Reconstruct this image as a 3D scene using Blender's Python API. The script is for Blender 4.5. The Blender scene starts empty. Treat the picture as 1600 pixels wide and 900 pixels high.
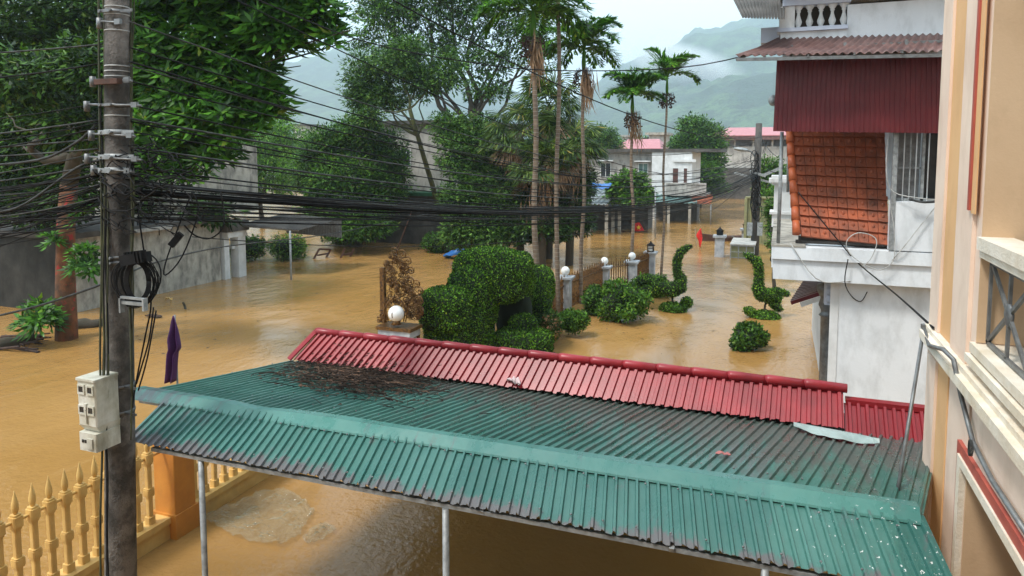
import bpy, bmesh, math, random
import numpy as np
from mathutils import Vector, Matrix, noise
random.seed(7); RNG = np.random.default_rng(7)
SC = bpy.context.scene
# ------------------------------------------------------------------ camera
F = 1100.0; CX = 800.0; CY = 330.0; H = 5.6
PITCH = math.atan(90 / F); YAW = math.radians(20.834)
cam_d = bpy.data.cameras.new('camera'); cam = bpy.data.objects.new('camera', cam_d)
SC.collection.objects.link(cam); SC.camera = cam
cam.location = (0, 0, H); cam.rotation_euler = (math.pi / 2 - PITCH, 0, YAW)
cam_d.sensor_width = 36; cam_d.lens = 36 * F / 1600
cam_d.shift_y = -120 / 1600
cam_d.clip_start = 0.1; cam_d.clip_end = 6000
# ------------------------------------------------------------------ light
SUN_EL, SUN_AZ = math.radians(58), math.radians(215)      # high soft sun behind cloud, from behind the camera
w = bpy.data.worlds.new('World'); SC.world = w; w.use_nodes = True
nt = w.node_tree; nt.nodes.clear()
out = nt.nodes.new('ShaderNodeOutputWorld'); bg = nt.nodes.new('ShaderNodeBackground')
sky = nt.nodes.new('ShaderNodeTexSky'); sky.sky_type = 'NISHITA'; sky.sun_disc = False
sky.sun_elevation = SUN_EL; sky.sun_rotation = SUN_AZ; sky.air_density = 1.5; sky.dust_density = 3.0
tc = nt.nodes.new('ShaderNodeTexCoord'); mp = nt.nodes.new('ShaderNodeMapping'); mp.inputs['Scale'].default_value = (1, 1, 3.0)
nz = nt.nodes.new('ShaderNodeTexNoise'); nz.inputs['Scale'].default_value = 1.6; nz.inputs['Detail'].default_value = 5
cr = nt.nodes.new('ShaderNodeValToRGB')
cr.color_ramp.elements[0].position = .36; cr.color_ramp.elements[0].color = (4.9, 6.2, 7.1, 1)
cr.color_ramp.elements[1].position = .66; cr.color_ramp.elements[1].color = (7.0, 8.0, 8.7, 1)
mx = nt.nodes.new('ShaderNodeMix'); mx.data_type = 'RGBA'; mx.inputs['Factor'].default_value = .88
nt.links.new(tc.outputs['Generated'], mp.inputs[0]); nt.links.new(mp.outputs[0], nz.inputs[0]); nt.links.new(nz.outputs[0], cr.inputs[0])
nt.links.new(sky.outputs[0], mx.inputs['A']); nt.links.new(cr.outputs[0], mx.inputs['B'])
nt.links.new(mx.outputs['Result'], bg.inputs[0]); bg.inputs[1].default_value = 0.115
nt.links.new(bg.outputs[0], out.inputs[0])
sd = bpy.data.lights.new('sun', 'SUN'); so = bpy.data.objects.new('sun', sd); SC.collection.objects.link(so)
sd.energy = 1.5; sd.angle = math.radians(10); sd.color = (1.0, .96, .9)
_d = Vector((math.sin(SUN_AZ) * math.cos(SUN_EL), math.cos(SUN_AZ) * math.cos(SUN_EL), math.sin(SUN_EL)))
so.rotation_euler = _d.to_track_quat('Z', 'Y').to_euler(); so.location = (0, 0, 60)
SC.view_settings.view_transform = 'Standard'; SC.view_settings.look = 'None'
SC.view_settings.exposure = 1.08; SC.view_settings.gamma = 1; SC.view_settings.use_curve_mapping = False
SC.render.engine = 'CYCLES'
SC.cycles.max_bounces = 6; SC.cycles.volume_bounces = 2; SC.cycles.transparent_max_bounces = 6
# ------------------------------------------------------------------ layout helpers (turn a photo point + distance into a place)
_R = Vector((math.cos(YAW), math.sin(YAW), 0))
_F = Vector((-math.sin(YAW) * math.cos(PITCH), math.cos(YAW) * math.cos(PITCH), -math.sin(PITCH)))
_U = _R.cross(_F); _C = Vector((0, 0, H))
def ray(x, y): return _R * ((x - CX) / F) + _U * ((CY - y) / F) + _F
def at(x, y, d): return _C + ray(x, y) * d
def oz(x, y, z=0.0): d = ray(x, y); return _C + d * ((z - H) / d.z)
def ox(x, y, X): d = ray(x, y); return _C + d * (X / d.x)
def oy(x, y, Y): d = ray(x, y); return _C + d * (Y / d.y)
def V(*a): return Vector(a)
# ------------------------------------------------------------------ objects
def link(name, data, parent=None):
    o = bpy.data.objects.new(name, data); SC.collection.objects.link(o)
    if parent is not None:
        o.parent = parent; o.matrix_parent_inverse = Matrix.Translation(-parent.location)
    return o
def tag(o, label=None, cat=None, group=None, kind=None):
    if label: o['label'] = label
    if cat: o['category'] = cat
    if group: o['group'] = group
    if kind: o['kind'] = kind
    return o
def empty(name, loc, label, cat, group=None):
    o = bpy.data.objects.new(name, None); SC.collection.objects.link(o)
    o.location = loc; o.empty_display_size = .2
    return tag(o, label, cat, group)
class MB:
    def __init__(s): s.v = []; s.f = []; s.smooth = []
    def add(s, vs, fs, smooth=False):
        b = len(s.v); s.v += [tuple(p) for p in vs]; s.f += [tuple(i + b for i in f) for f in fs]
        s.smooth += [smooth] * len(fs); return s
    def hexa(s, p):   # 8 corners: bottom 4 ccw, top 4 ccw
        return s.add(p, [(3, 2, 1, 0), (4, 5, 6, 7), (0, 1, 5, 4), (1, 2, 6, 5), (2, 3, 7, 6), (3, 0, 4, 7)])
    def box(s, x0, x1, y0, y1, z0, z1, rz=0, bev=0):
        if bev > 0:
            b = min(bev, (x1-x0)/2.1, (y1-y0)/2.1)
            s.prism([(x0+b,y0),(x1-b,y0),(x1,y0+b),(x1,y1-b),(x1-b,y1),(x0+b,y1),(x0,y1-b),(x0,y0+b)], z0, z1); return s
        p = [V(x0,y0,z0),V(x1,y0,z0),V(x1,y1,z0),V(x0,y1,z0),V(x0,y0,z1),V(x1,y0,z1),V(x1,y1,z1),V(x0,y1,z1)]
        if rz:
            c = (p[0] + p[6]) / 2; m = Matrix.Rotation(rz, 3, 'Z'); p = [m @ (q - c) + c for q in p]
        return s.hexa(p)
    def cbox(s, c, sx, sy, sz, rot=None):
        m = rot or Matrix.Identity(3); c = Vector(c)
        p = [c + m @ V(a*sx/2, b*sy/2, d*sz/2) for d in (-1,1) for a,b in ((-1,-1),(1,-1),(1,1),(-1,1))]
        return s.hexa(p)
    def prism(s, pts, z0, z1):
        n = len(pts)
        vs = [(x,y,z0) for x,y in pts] + [(x,y,z1) for x,y in pts]
        fs = [tuple(range(n-1,-1,-1)), tuple(range(n,2*n))] + [(i,(i+1)%n,n+(i+1)%n,n+i) for i in range(n)]
        return s.add(vs, fs)
    def extr(s, pts3, d):   # polygon extruded by vector d
        n = len(pts3); d = Vector(d); pts3 = [Vector(p) for p in pts3]
        vs = pts3 + [p + d for p in pts3]
        return s.add(vs, [tuple(range(n-1,-1,-1)), tuple(range(n,2*n))] + [(i,(i+1)%n,n+(i+1)%n,n+i) for i in range(n)])
    def bar(s, a, b, wx, wy=None):
        a = Vector(a); b = Vector(b); d = (b-a); L = d.length
        q = d.to_track_quat('Z','Y').to_matrix(); wy = wy or wx
        return s.cbox((a+b)/2, wx, wy, L, q)
    def tube(s, pts, r, seg=8, cap=True):
        pts = [Vector(p) for p in pts]; n = len(pts)
        rr = r if isinstance(r, (list, tuple)) else [r]*n
        t0 = (pts[1]-pts[0]).normalized(); up = V(0,0,1) if abs(t0.z) < .9 else V(1,0,0)
        nrm = (up - t0*up.dot(t0)).normalized(); vs = []
        for i,p in enumerate(pts):
            t = (pts[min(i+1,n-1)] - pts[max(i-1,0)]).normalized()
            nrm = (nrm - t*nrm.dot(t)).normalized(); bi = t.cross(nrm)
            for k in range(seg):
                a = 2*math.pi*k/seg; vs.append(p + (nrm*math.cos(a) + bi*math.sin(a))*rr[i])
        fs = [(i*seg+k, i*seg+(k+1)%seg, (i+1)*seg+(k+1)%seg, (i+1)*seg+k) for i in range(n-1) for k in range(seg)]
        b = len(s.v); s.add(vs, fs, True)
        if cap:
            s.f += [tuple(b+k for k in range(seg-1,-1,-1)), tuple(b+(n-1)*seg+k for k in range(seg))]; s.smooth += [False]*2
        return s
    def lathe(s, c, prof, seg=16):   # prof (r,z)
        c = Vector(c); vs = []; n = len(prof)
        for r,z in prof:
            for k in range(seg):
                a = 2*math.pi*k/seg; vs.append((c.x+r*math.cos(a), c.y+r*math.sin(a), c.z+z))
        fs = [(i*seg+k, i*seg+(k+1)%seg, (i+1)*seg+(k+1)%seg, (i+1)*seg+k) for i in range(n-1) for k in range(seg)]
        b = len(s.v); s.add(vs, fs, seg > 8)
        s.f += [tuple(b+k for k in range(seg-1,-1,-1)), tuple(b+(n-1)*seg+k for k in range(seg))]; s.smooth += [False]*2
        return s
    def ball(s, c, rx, ry=None, rz=None, e=1.0, nu=20, nv=12, rot=None, wob=0, seed=0, wf=1.5):
        ry = ry or rx; rz = rz or rx; c = Vector(c); vs = []; m = rot or Matrix.Identity(3)
        sg = lambda v, p: math.copysign(abs(v)**p, v)
        for j in range(nv+1):
            ph = -math.pi/2 + math.pi*j/nv
            for i in range(nu):
                th = 2*math.pi*i/nu
                q = V(rx*sg(math.cos(ph),e)*sg(math.cos(th),e), ry*sg(math.cos(ph),e)*sg(math.sin(th),e), rz*sg(math.sin(ph),e))
                if wob: q *= 1 + wob*noise.noise(q*wf + V(seed*7.1,0,0))
                vs.append(c + m @ q)
        fs = [(j*nu+i, j*nu+(i+1)%nu, (j+1)*nu+(i+1)%nu, (j+1)*nu+i) for j in range(nv) for i in range(nu)]
        return s.add(vs, fs, True)
    def build(s, name, mat, parent=None):
        me = bpy.data.meshes.new(name); me.from_pydata(s.v, [], s.f)
        me.polygons.foreach_set('use_smooth', s.smooth); me.materials.append(mat); me.validate(); me.update()
        return link(name, me, parent)
# ------------------------------------------------------------------ materials
def newmat(name):
    m = bpy.data.materials.new(name); m.use_nodes = True; n = m.node_tree
    return m, n, n.nodes['Principled BSDF']
def N(nt, typ, **kw):
    n = nt.nodes.new(typ)
    for k, v in kw.items():
        if k in n.inputs: n.inputs[k].default_value = v
        else: setattr(n, k, v)
    return n
def noise_n(nt, vec, scale, detail=4, rough=.55, stretch=None):
    if stretch:
        mp = N(nt, 'ShaderNodeMapping'); mp.inputs['Scale'].default_value = stretch
        nt.links.new(vec, mp.inputs[0]); vec = mp.outputs[0]
    n = N(nt, 'ShaderNodeTexNoise', Scale=scale, Detail=detail, Roughness=rough); nt.links.new(vec, n.inputs['Vector'])
    return n.outputs[0]
def ramp(nt, fac, stops):
    r = N(nt, 'ShaderNodeValToRGB'); e = r.color_ramp.elements
    while len(e) < len(stops): e.new(.5)
    for k, (p, c) in enumerate(stops):
        e[k].position = p; e[k].color = (c, c, c, 1) if isinstance(c, (int, float)) else (*c, 1)
    nt.links.new(fac, r.inputs[0]); return r.outputs[0]
def mixc(nt, fac, a, b, mode='MIX'):
    m = N(nt, 'ShaderNodeMix', data_type='RGBA', blend_type=mode)
    for inp, v in (('Factor', fac), ('A', a), ('B', b)):
        if isinstance(v, (tuple, list)): m.inputs[inp].default_value = (*v, 1)
        elif isinstance(v, (int, float)): m.inputs[inp].default_value = v
        else: nt.links.new(v, m.inputs[inp])
    return m.outputs['Result']
def vec(nt): return N(nt, 'ShaderNodeNewGeometry').outputs['Position']
def bump(nt, b, h, strength, dist=.02):
    n = N(nt, 'ShaderNodeBump', Strength=strength, Distance=dist); nt.links.new(h, n.inputs['Height']); nt.links.new(n.outputs[0], b.inputs['Normal'])
def pm(name, c1, c2=None, scale=3, rough=.7, bmp=.2, streak=None, streak_amt=.5, spots=None, metal=0, bscale=40, spec=.4, lo=.35, hi=.65):
    m, n, b = newmat(name); v = vec(n)
    c2 = c2 or tuple(x*.75 for x in c1)
    col = mixc(n, ramp(n, noise_n(n, v, scale, 6, .6), [(lo, 0.0), (hi, 1.0)]), c1, c2)
    if streak:
        f = ramp(n, noise_n(n, v, 2.2, 5, .65, (1.3, 1.3, .55)), [(.5-.06*streak_amt, 0.0), (.74, 1.0)])
        f2 = N(n, 'ShaderNodeMath', operation='MULTIPLY'); n.links.new(f, f2.inputs[0]); f2.inputs[1].default_value = streak_amt
        col = mixc(n, f2.outputs[0], col, streak)
    if spots:
        f = ramp(n, noise_n(n, v, spots[1], 3, .6), [(spots[2], 0.0), (spots[2]+.04, 1.0)])
        col = mixc(n, f, col, spots[0])
    n.links.new(col, b.inputs['Base Color']); b.inputs['Roughness'].default_value = rough
    b.inputs['Metallic'].default_value = metal; b.inputs['Specular IOR Level'].default_value = spec
    if bmp: bump(n, b, noise_n(n, v, bscale, 4, .6), bmp)
    return m
def mul(a, k):
    nt = a.id_data; q = N(nt, 'ShaderNodeMath', operation='MULTIPLY'); nt.links.new(a, q.inputs[0])
    if isinstance(k, (int, float)): q.inputs[1].default_value = k
    else: nt.links.new(k, q.inputs[1])
    return q.outputs[0]
def addn(a, c):
    nt = a.id_data; q = N(nt, 'ShaderNodeMath', operation='ADD'); nt.links.new(a, q.inputs[0]); nt.links.new(c, q.inputs[1]); return q.outputs[0]
def leafm(name, dark, light, yellow=None, rough=.5, trans=.25, spec=.22):
    m, n, b = newmat(name); g = N(n, 'ShaderNodeNewGeometry')
    stops = [(0, tuple(x*.6 for x in dark)), (.35, dark), (.75, light), (.95, tuple(x*1.5 for x in light))]
    if yellow: stops.append((1.0, yellow))
    col = ramp(n, g.outputs['Random Per Island'], stops)
    big = ramp(n, noise_n(n, g.outputs['Position'], .9, 3), [(.3, (.72, .78, .7)), (.7, (1.2, 1.15, 1.0))])
    col = mixc(n, 1.0, col, big, 'MULTIPLY')
    n.links.new(col, b.inputs['Base Color']); b.inputs['Roughness'].default_value = rough; b.inputs['Specular IOR Level'].default_value = spec
    if trans:
        t = N(n, 'ShaderNodeBsdfTranslucent'); n.links.new(mixc(n, 1.0, col, (1.3, 1.5, .6), 'MULTIPLY'), t.inputs[0])
        ms = N(n, 'ShaderNodeMixShader'); ms.inputs[0].default_value = trans
        n.links.new(b.outputs[0], ms.inputs[1]); n.links.new(t.outputs[0], ms.inputs[2])
        n.links.new(ms.outputs[0], n.nodes['Material Output'].inputs[0])
    return m
M = {}
M['concrete'] = pm('concrete', (.50,.46,.39), (.30,.28,.24), 1.5, .85, .3, (.05,.048,.045), .9)
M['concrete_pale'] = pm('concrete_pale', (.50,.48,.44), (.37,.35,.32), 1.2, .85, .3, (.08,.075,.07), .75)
M['moss_shade'] = pm('mossy_shaded_concrete', (.045,.042,.036), (.022,.022,.018), 1.5, .9, .3, (.012,.012,.01), .7)  # moss and stain tone with overhead tree shade mixed into the colour
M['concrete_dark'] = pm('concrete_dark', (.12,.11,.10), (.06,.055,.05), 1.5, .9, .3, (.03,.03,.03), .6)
M['pole'] = pm('pole_concrete', (.21,.19,.17), (.075,.068,.06), 5, .8, .8, (.025,.024,.022), .9, bscale=45, lo=.4, hi=.6)
M['galv'] = pm('galvanised', (.36,.38,.38), (.20,.21,.21), 12, .5, .1, metal=.3)
M['steel'] = pm('grey_steel', (.22,.23,.23), (.13,.13,.13), 9, .45, .1, metal=.4)
M['black'] = pm('black_rubber', (.010,.010,.011), (.022,.022,.022), 8, .7, 0, spec=.12)
M['greycable'] = pm('grey_cable', (.085,.088,.085), (.035,.036,.035), 8, .7, 0, spec=.15)
M['olivecable'] = pm('mossy_cable', (.07,.075,.03), (.03,.032,.02), 6, .7, 0)
M['palecable'] = pm('pale_cable', (.5,.5,.48), (.3,.3,.28), 6, .5, 0)
M['meter'] = pm('meter_plastic', (.66,.65,.58), (.50,.48,.38), 6, .5, .05, (.13,.11,.06), 1.0)
M['darkglass'] = pm('dark_glass', (.015,.017,.018), (.03,.03,.03), 3, .12, 0)
M['cream'] = pm('cream_paint', (.76,.50,.17), (.66,.41,.13), 5, .6, .12, (.3,.2,.1), .3)
M['orange'] = pm('orange_paint', (.62,.26,.045), (.52,.20,.035), 3, .6, .15, (.3,.16,.05), .3)
M['pink'] = pm('pink_plaster', (.82,.65,.52), (.76,.57,.45), 1.2, .75, .12, (.5,.35,.24), .5, bscale=60)
M['orangewall'] = pm('orange_plaster', (.74,.45,.22), (.68,.39,.18), 1.5, .75, .12, (.5,.3,.14), .4, bscale=60)
M['tan'] = pm('tan_plaster', (.64,.45,.28), (.57,.39,.235), 1.2, .8, .12, (.42,.28,.16), .5, bscale=35)
M['creamtrim'] = pm('cream_trim', (.78,.72,.62), (.68,.58,.44), 4, .75, .35, (.35,.27,.14), .35)
M['redtrim'] = pm('red_trim', (.42,.09,.06), (.34,.07,.05), 5, .6, .1)
M['white'] = pm('white_plaster', (.74,.77,.79), (.66,.69,.71), .8, .75, .15, (.30,.31,.30), .5, bscale=20)
M['bluewhite'] = pm('bluewhite_trim', (.55,.59,.68), (.45,.50,.60), 2, .7, .1)
M['whitetrim'] = pm('white_trim', (.74,.75,.75), (.60,.61,.60), 2, .7, .1, (.3,.3,.28), .4)
M['tile'] = pm('clay_tile', (.42,.105,.042), (.24,.07,.036), 3.0, .6, .3, (.06,.04,.03), .75)
M['tileridge'] = pm('clay_ridge', (.52,.13,.045), (.38,.085,.03), 3.0, .5, .1, (.12,.05,.03), .2)
M['awning'] = pm('brown_sheet', (.20,.11,.095), (.10,.05,.045), 4, .45, .1, (.04,.03,.03), .4)
M['siding'] = pm('maroon_sheet', (.145,.018,.022), (.10,.012,.016), 2, .42, .05, (.05,.01,.012), .35, spots=((.4,.3,.28), 17, .76))
M['gold'] = pm('gold_iron', (.22,.105,.025), (.04,.02,.01), 16, .35, .1, metal=.35)
M['marble'] = pm('grey_marble', (.46,.48,.50), (.26,.28,.31), 4, .4, .05)
M['glasswhite'] = pm('white_globe', (.82,.82,.80), (.75,.75,.73), 4, .2, 0)
M['wood'] = pm('brown_wood', (.10,.045,.03), (.06,.03,.02), 8, .7, .3)
M['purple'] = pm('purple_cloth', (.075,.018,.10), (.05,.012,.07), 6, .8, .1)
M['redflag'] = pm('red_cloth', (.68,.02,.015), (.52,.015,.012), 6, .7, .1)
M['yellow'] = pm('yellow_cloth', (.8,.55,.03), None, 6, .7, 0)
M['bluetarp'] = pm('blue_tarp', (.03,.16,.45), (.02,.10,.32), 5, .4, .2)
M['greenroof'] = pm('green_sheet_old', (.16,.27,.25), (.10,.17,.16), 2, .45, .1, (.06,.08,.07), .4)
M['greyroof'] = pm('grey_sheet', (.35,.38,.37), (.22,.24,.24), 2, .5, .1, (.1,.1,.1), .4)
M['pinkroof'] = pm('pink_sheet', (.50,.20,.21), (.40,.15,.16), 2, .5, .1)
M['trunk'] = pm('bark', (.075,.06,.045), (.05,.045,.03), 4, .9, .8, (.03,.035,.02), .5, bscale=20)
M['redtrunk'] = pm('red_bark', (.20,.075,.03), (.07,.035,.02), 3, .9, .9, (.03,.03,.02), .8, spots=((.30,.03,.025), 3.3, .62), bscale=18)
M['mosstrunk'] = pm('mossy_bark', (.09,.10,.03), (.05,.05,.03), 4, .9, .8, bscale=20)
M['litter'] = pm('dead_litter', (.075,.045,.035), (.035,.024,.02), 6, .9, .2)
M['deadfrond'] = pm('dead_frond', (.36,.22,.12), (.20,.12,.07), 6, .9, .1)
M['core'] = pm('inner_twigs_shade', (.012,.022,.008), (.008,.014,.006), 3, .95, 0)
M['window'] = pm('window_dark', (.03,.035,.04), (.05,.055,.06), 2, .2, 0)
M['shutter'] = pm('brown_shutter', (.11,.045,.035), None, 5, .6, 0)
M['yellowsheet'] = pm('mossy_sheet', (.30,.29,.14), (.18,.19,.10), 2, .7, .1, (.07,.08,.04), .5)
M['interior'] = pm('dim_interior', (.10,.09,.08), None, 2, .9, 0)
M['L_mag'] = leafm('leaf_broad', (.025,.085,.008), (.075,.205,.022), (.24,.26,.05), .42, .28, .32)
M['L_dark'] = leafm('leaf_dark', (.014,.038,.008), (.055,.125,.020), (.11,.14,.03), .5, .15)
M['L_mid'] = leafm('leaf_mid', (.022,.068,.010), (.090,.20,.030), (.18,.22,.05), .5, .22)
M['L_light'] = leafm('leaf_light', (.04,.10,.015), (.11,.24,.035), (.30,.36,.07), .5, .3)
M['L_blue'] = leafm('leaf_grey', (.025,.072,.014), (.10,.20,.040), (.20,.24,.08), .5, .2)
M['L_top'] = leafm('leaf_hedge', (.022,.062,.006), (.115,.26,.022), (.42,.54,.06), .5, .15, .2)
M['L_palm'] = leafm('leaf_palm', (.028,.095,.010), (.10,.24,.025), (.34,.36,.06), .45, .35, .2)
M['L_fan'] = leafm('leaf_fan', (.022,.055,.012), (.10,.155,.03), (.38,.28,.09), .5, .22, .25)
M['L_flower'] = leafm('leaf_flower', (.10,.12,.04), (.40,.22,.13), (.6,.45,.3), .6, .2)
# ------------------------------------------------------------------ leaves
def nrmz(a): return a / np.maximum(np.linalg.norm(a, axis=1, keepdims=True), 1e-9)
def leaf_obj(name, mat, P, D, S, L, W, parent=None, bend=.25, tri=False):
    """P base points, D directions, S side vectors, L lengths, W widths"""
    n = len(P); S = nrmz(S - D * (S * D).sum(1, keepdims=True)); Nn = np.cross(D, S)
    L = np.asarray(L).reshape(-1, 1) * np.ones((n, 1)); W = np.asarray(W).reshape(-1, 1) * np.ones((n, 1))
    mid = P + D * L * .5 + Nn * L * bend * .3
    v = np.stack([P, mid + S * W / 2, P + D * L - Nn * L * bend * .4, mid - S * W / 2], 1).reshape(-1, 3)
    me = bpy.data.meshes.new(name); me.vertices.add(4*n); me.vertices.foreach_set('co', v.astype(np.float32).ravel())
    me.loops.add(4*n); me.loops.foreach_set('vertex_index', np.arange(4*n, dtype=np.int32))
    me.polygons.add(n); me.polygons.foreach_set('loop_start', np.arange(0, 4*n, 4, dtype=np.int32))
    me.polygons.foreach_set('loop_total', np.full(n, 4, dtype=np.int32))
    me.materials.append(mat); me.update(calc_edges=True); me.validate()
    return link(name, me, parent)
def rnd_dirs(n): return nrmz(RNG.normal(size=(n, 3)))
def sample(mb, n):
    """points and normals spread over an MB's surface"""
    v = np.array([tuple(p) for p in mb.v]); tr = []
    for f in mb.f:
        for k in range(1, len(f)-1): tr.append((f[0], f[k], f[k+1]))
    tr = np.array(tr); a, b, c = v[tr[:,0]], v[tr[:,1]], v[tr[:,2]]; nn = np.cross(b-a, c-a); ar = np.linalg.norm(nn, axis=1)
    ok = ar > 1e-9; a, b, c, nn, ar = a[ok], b[ok], c[ok], nn[ok], ar[ok]
    i = RNG.choice(len(ar), n, p=ar/ar.sum()); r1 = np.sqrt(RNG.random((n,1))); r2 = RNG.random((n,1))
    return a[i]*(1-r1) + b[i]*r1*(1-r2) + c[i]*r1*r2, nrmz(nn[i])
def leafy(name, mb, n, L, mat, parent, jit=.7, depth=.05, wr=.6, up=0.0, minz=None):
    P, Nn = sample(mb, n)
    P = P + Nn * RNG.uniform(-depth, depth*.6, (n,1))
    if minz is not None:
        k = P[:,2] > minz; P, Nn = P[k], Nn[k]; n = len(P)
    D = nrmz(Nn * (1-jit) * .8 + rnd_dirs(n) * jit + np.array([0,0,up])); Ls = L * RNG.uniform(.6, 1.35, n)
    # lay the blade so that its face looks outward
    S = np.cross(Nn + rnd_dirs(n)*.5, D)
    return leaf_obj(name, mat, P, D, S, Ls, Ls*wr, parent)
def crown(name, blobs, n_cl, per, L, mat, parent, cr=.45, droop=.35, wr=.42, shell=.75):
    """blobs (centre, rx, ry, rz); leaf clumps through each blob's volume, thicker near its skin"""
    vol = np.array([b[1]*b[2]*b[3] for b in blobs])**(2/3); vol = vol/vol.sum(); Ps = []; Os = []
    for b, wgt in zip(blobs, vol):
        k = max(3, int(n_cl*wgt)); d = rnd_dirs(k); r = RNG.uniform(0, 1, (k,1))**(1-shell*.85) 
        r = r * (1 + .16*np.array([noise.noise(Vector(x*2.3) + Vector(b[0])) for x in d]).reshape(-1,1))
        Ps.append(np.array(b[0]) + d*r*np.array(b[1:4])); Os.append(d)
    C = np.concatenate(Ps); O = np.concatenate(Os); n = len(C)
    sz = RNG.uniform(.5, 1.3, (n,1))
    P = np.repeat(C, per, 0); O2 = np.repeat(O, per, 0); s2 = np.repeat(sz, per, 0); m = len(P)
    off = rnd_dirs(m); off[:,2] *= .55; P = P + off * cr * s2 * RNG.uniform(.2, 1, (m,1))
    D = nrmz(off*.8 + O2*.4 + rnd_dirs(m)*.5 + np.array([0,0,-droop])); Ls = L*RNG.uniform(.6,1.3,m)
    S = np.cross(D, rnd_dirs(m)*.5 + np.array([0,0,1.0]))
    return leaf_obj(name, mat, P, D, S, Ls, Ls*wr, parent)
def wander(a, b, n, amp, seed=0):
    a = Vector(a); b = Vector(b); o = []
    for i in range(n+1):
        t = i/n; p = a.lerp(b, t); k = math.sin(math.pi*min(t*1.2,1))
        p += V(noise.noise(V(t*2.5, seed, 0)), noise.noise(V(t*2.5, seed, 9)), noise.noise(V(t*2.5, seed, 17))*.6) * amp * k
        o.append(p)
    return o
def px_blobs(lst):
    """(px, py, distance, radius_px_x, radius_px_y[, depth_m]) -> crown blobs in metres"""
    o = []
    for b in lst:
        x, y, d, rx, ry = b[:5]; k = d/F; dm = b[5] if len(b) > 5 else (rx*k)*.9
        o.append((tuple(at(x, y, d)), rx*k, dm, ry*k))
    return o
def tree(name, label, cat, blobs, base, leaf, n_cl, per, L, trunk_r=.2, trunk_mat='trunk', cr=.5, droop=.3, wr=.42, group=None, limbs=8, shell=.75, fork=None, core=0):
    bl = px_blobs(blobs); base = Vector(base); root = empty(name, base, label, cat, group)
    mb = MB(); c0 = sum((Vector(b[0]) for b in bl), Vector())/len(bl)
    fk = Vector(fork) if fork is not None else base.lerp(c0, .5)
    path = wander(base - V(0,0,.5), fk, 6, trunk_r*1.5, len(bl)); mb.tube(path, [trunk_r*(1.15-.5*i/6) for i in range(7)], 10)
    order = sorted(bl, key=lambda b: -b[1]*b[3])[:limbs]
    for k, b in enumerate(order):
        c = Vector(b[0]); st = path[-1] if k % 2 else path[-2]
        p = wander(st, c, 6, (c-st).length*.18, k*3.3); r0 = trunk_r*(.55 if k < 3 else .35)
        mb.tube(p, [r0*(1-.8*i/6) for i in range(7)], 6)
        for j in range(3):
            q = c + V(random.uniform(-1,1)*b[1], random.uniform(-1,1)*b[2], random.uniform(-.6,1)*b[3])*.8
            mb.tube(wander(p[4], q, 4, (q-p[4]).length*.2, k+j*5.1), [r0*.3*(1-.7*i/4) for i in range(5)], 5)
    mb.build('trunk', M[trunk_mat], root)
    crown('crown', bl, n_cl, per, L, M[leaf], root, cr, droop, wr, shell)
    return root
def shrub(name, label, cat, x, y, d, rx, ry, leaf, n, L, group=None, core=.8, base_y=None, depth=None, wob=.25):
    c = at(x, y, d); k = d/F; root = empty(name, (c.x, c.y, 0), label, cat, group)
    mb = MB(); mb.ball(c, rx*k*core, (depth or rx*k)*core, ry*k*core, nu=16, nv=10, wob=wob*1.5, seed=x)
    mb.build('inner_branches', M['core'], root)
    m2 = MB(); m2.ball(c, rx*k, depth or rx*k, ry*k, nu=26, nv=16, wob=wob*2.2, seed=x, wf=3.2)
    leafy('foliage', m2, n, L, M[leaf], root, .75, rx*k*.22, .5, .25, minz=-.02)
    return root
# ------------------------------------------------------------------ ribbed metal sheet between two lines
def ribbed(mb, a0, a1, b0, b1, n, h, prof=((0,0),(.42,0),(.5,1),(.78,1),(.86,0)), rows=1, jag=0):
    a0, a1, b0, b1 = map(Vector, (a0, a1, b0, b1)); nr = (a1-a0).cross(b0-a0).normalized()
    if nr.z < 0 or (abs(nr.z) < .2 and nr.y > 0): nr = -nr
    vs = []; cols = []
    for k in range(n):
        for t, hh in prof: cols.append(((k+t)/n, hh))
    cols.append((1.0, 0))
    for t, hh in cols:
        A = a0.lerp(a1, t); B = b0.lerp(b1, t)
        if jag: A = A + (A-B).normalized()*random.uniform(-jag, jag)
        for r in range(rows+1):
            q = A.lerp(B, r/rows); vs.append(q + nr*(hh*h + (.007*noise.noise(q*1.9) + .003*noise.noise(q*7) if rows > 1 else 0)))
    m = rows+1
    fs = [(i*m+r, (i+1)*m+r, (i+1)*m+r+1, i*m+r+1) for i in range(len(cols)-1) for r in range(rows)]
    return mb.add(vs, fs)
def solid(o, t):
    m = o.modifiers.new('thickness', 'SOLIDIFY'); m.thickness = t; m.offset = -1; return o
def struct(o): o['kind'] = 'structure'; return o
# ================================================================== SETTING
# water
m, n, b = newmat('flood_water'); v = vec(n)
col = mixc(n, ramp(n, noise_n(n, v, .22, 5, .6, (1.0, .55, 1)), [(.35,0.0),(.65,1.0)]), (.33,.175,.050), (.40,.225,.078))
col = mixc(n, ramp(n, noise_n(n, v, .9, 6, .7, (1.6, .35, 1)), [(.58,0.0),(.74,.35)]), col, (.50,.34,.17))
n.links.new(col, b.inputs['Base Color']); b.inputs['Roughness'].default_value = .04; b.inputs['IOR'].default_value = 1.33
b.inputs['Specular IOR Level'].default_value = .5
big = noise_n(n, v, .55, 3, .5, (1.0, .7, 1)); mid = noise_n(n, v, 2.6, 4, .6, (1.0, .6, 1)); fin = noise_n(n, v, 9, 3, .6)
calm = ramp(n, noise_n(n, v, .12, 3, .55), [(.35,.25),(.65,1.0)])
hh = mul(addn(addn(mul(big, .50), mul(mid, .20)), mul(fin, .10)), calm)
bump(n, b, hh, .72, .30)
wm = MB()
wm.add([(-4400,-60,0),(4400,-60,0),(4400,4400,0),(-4400,4400,0)], [(0,1,2,3)])
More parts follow.
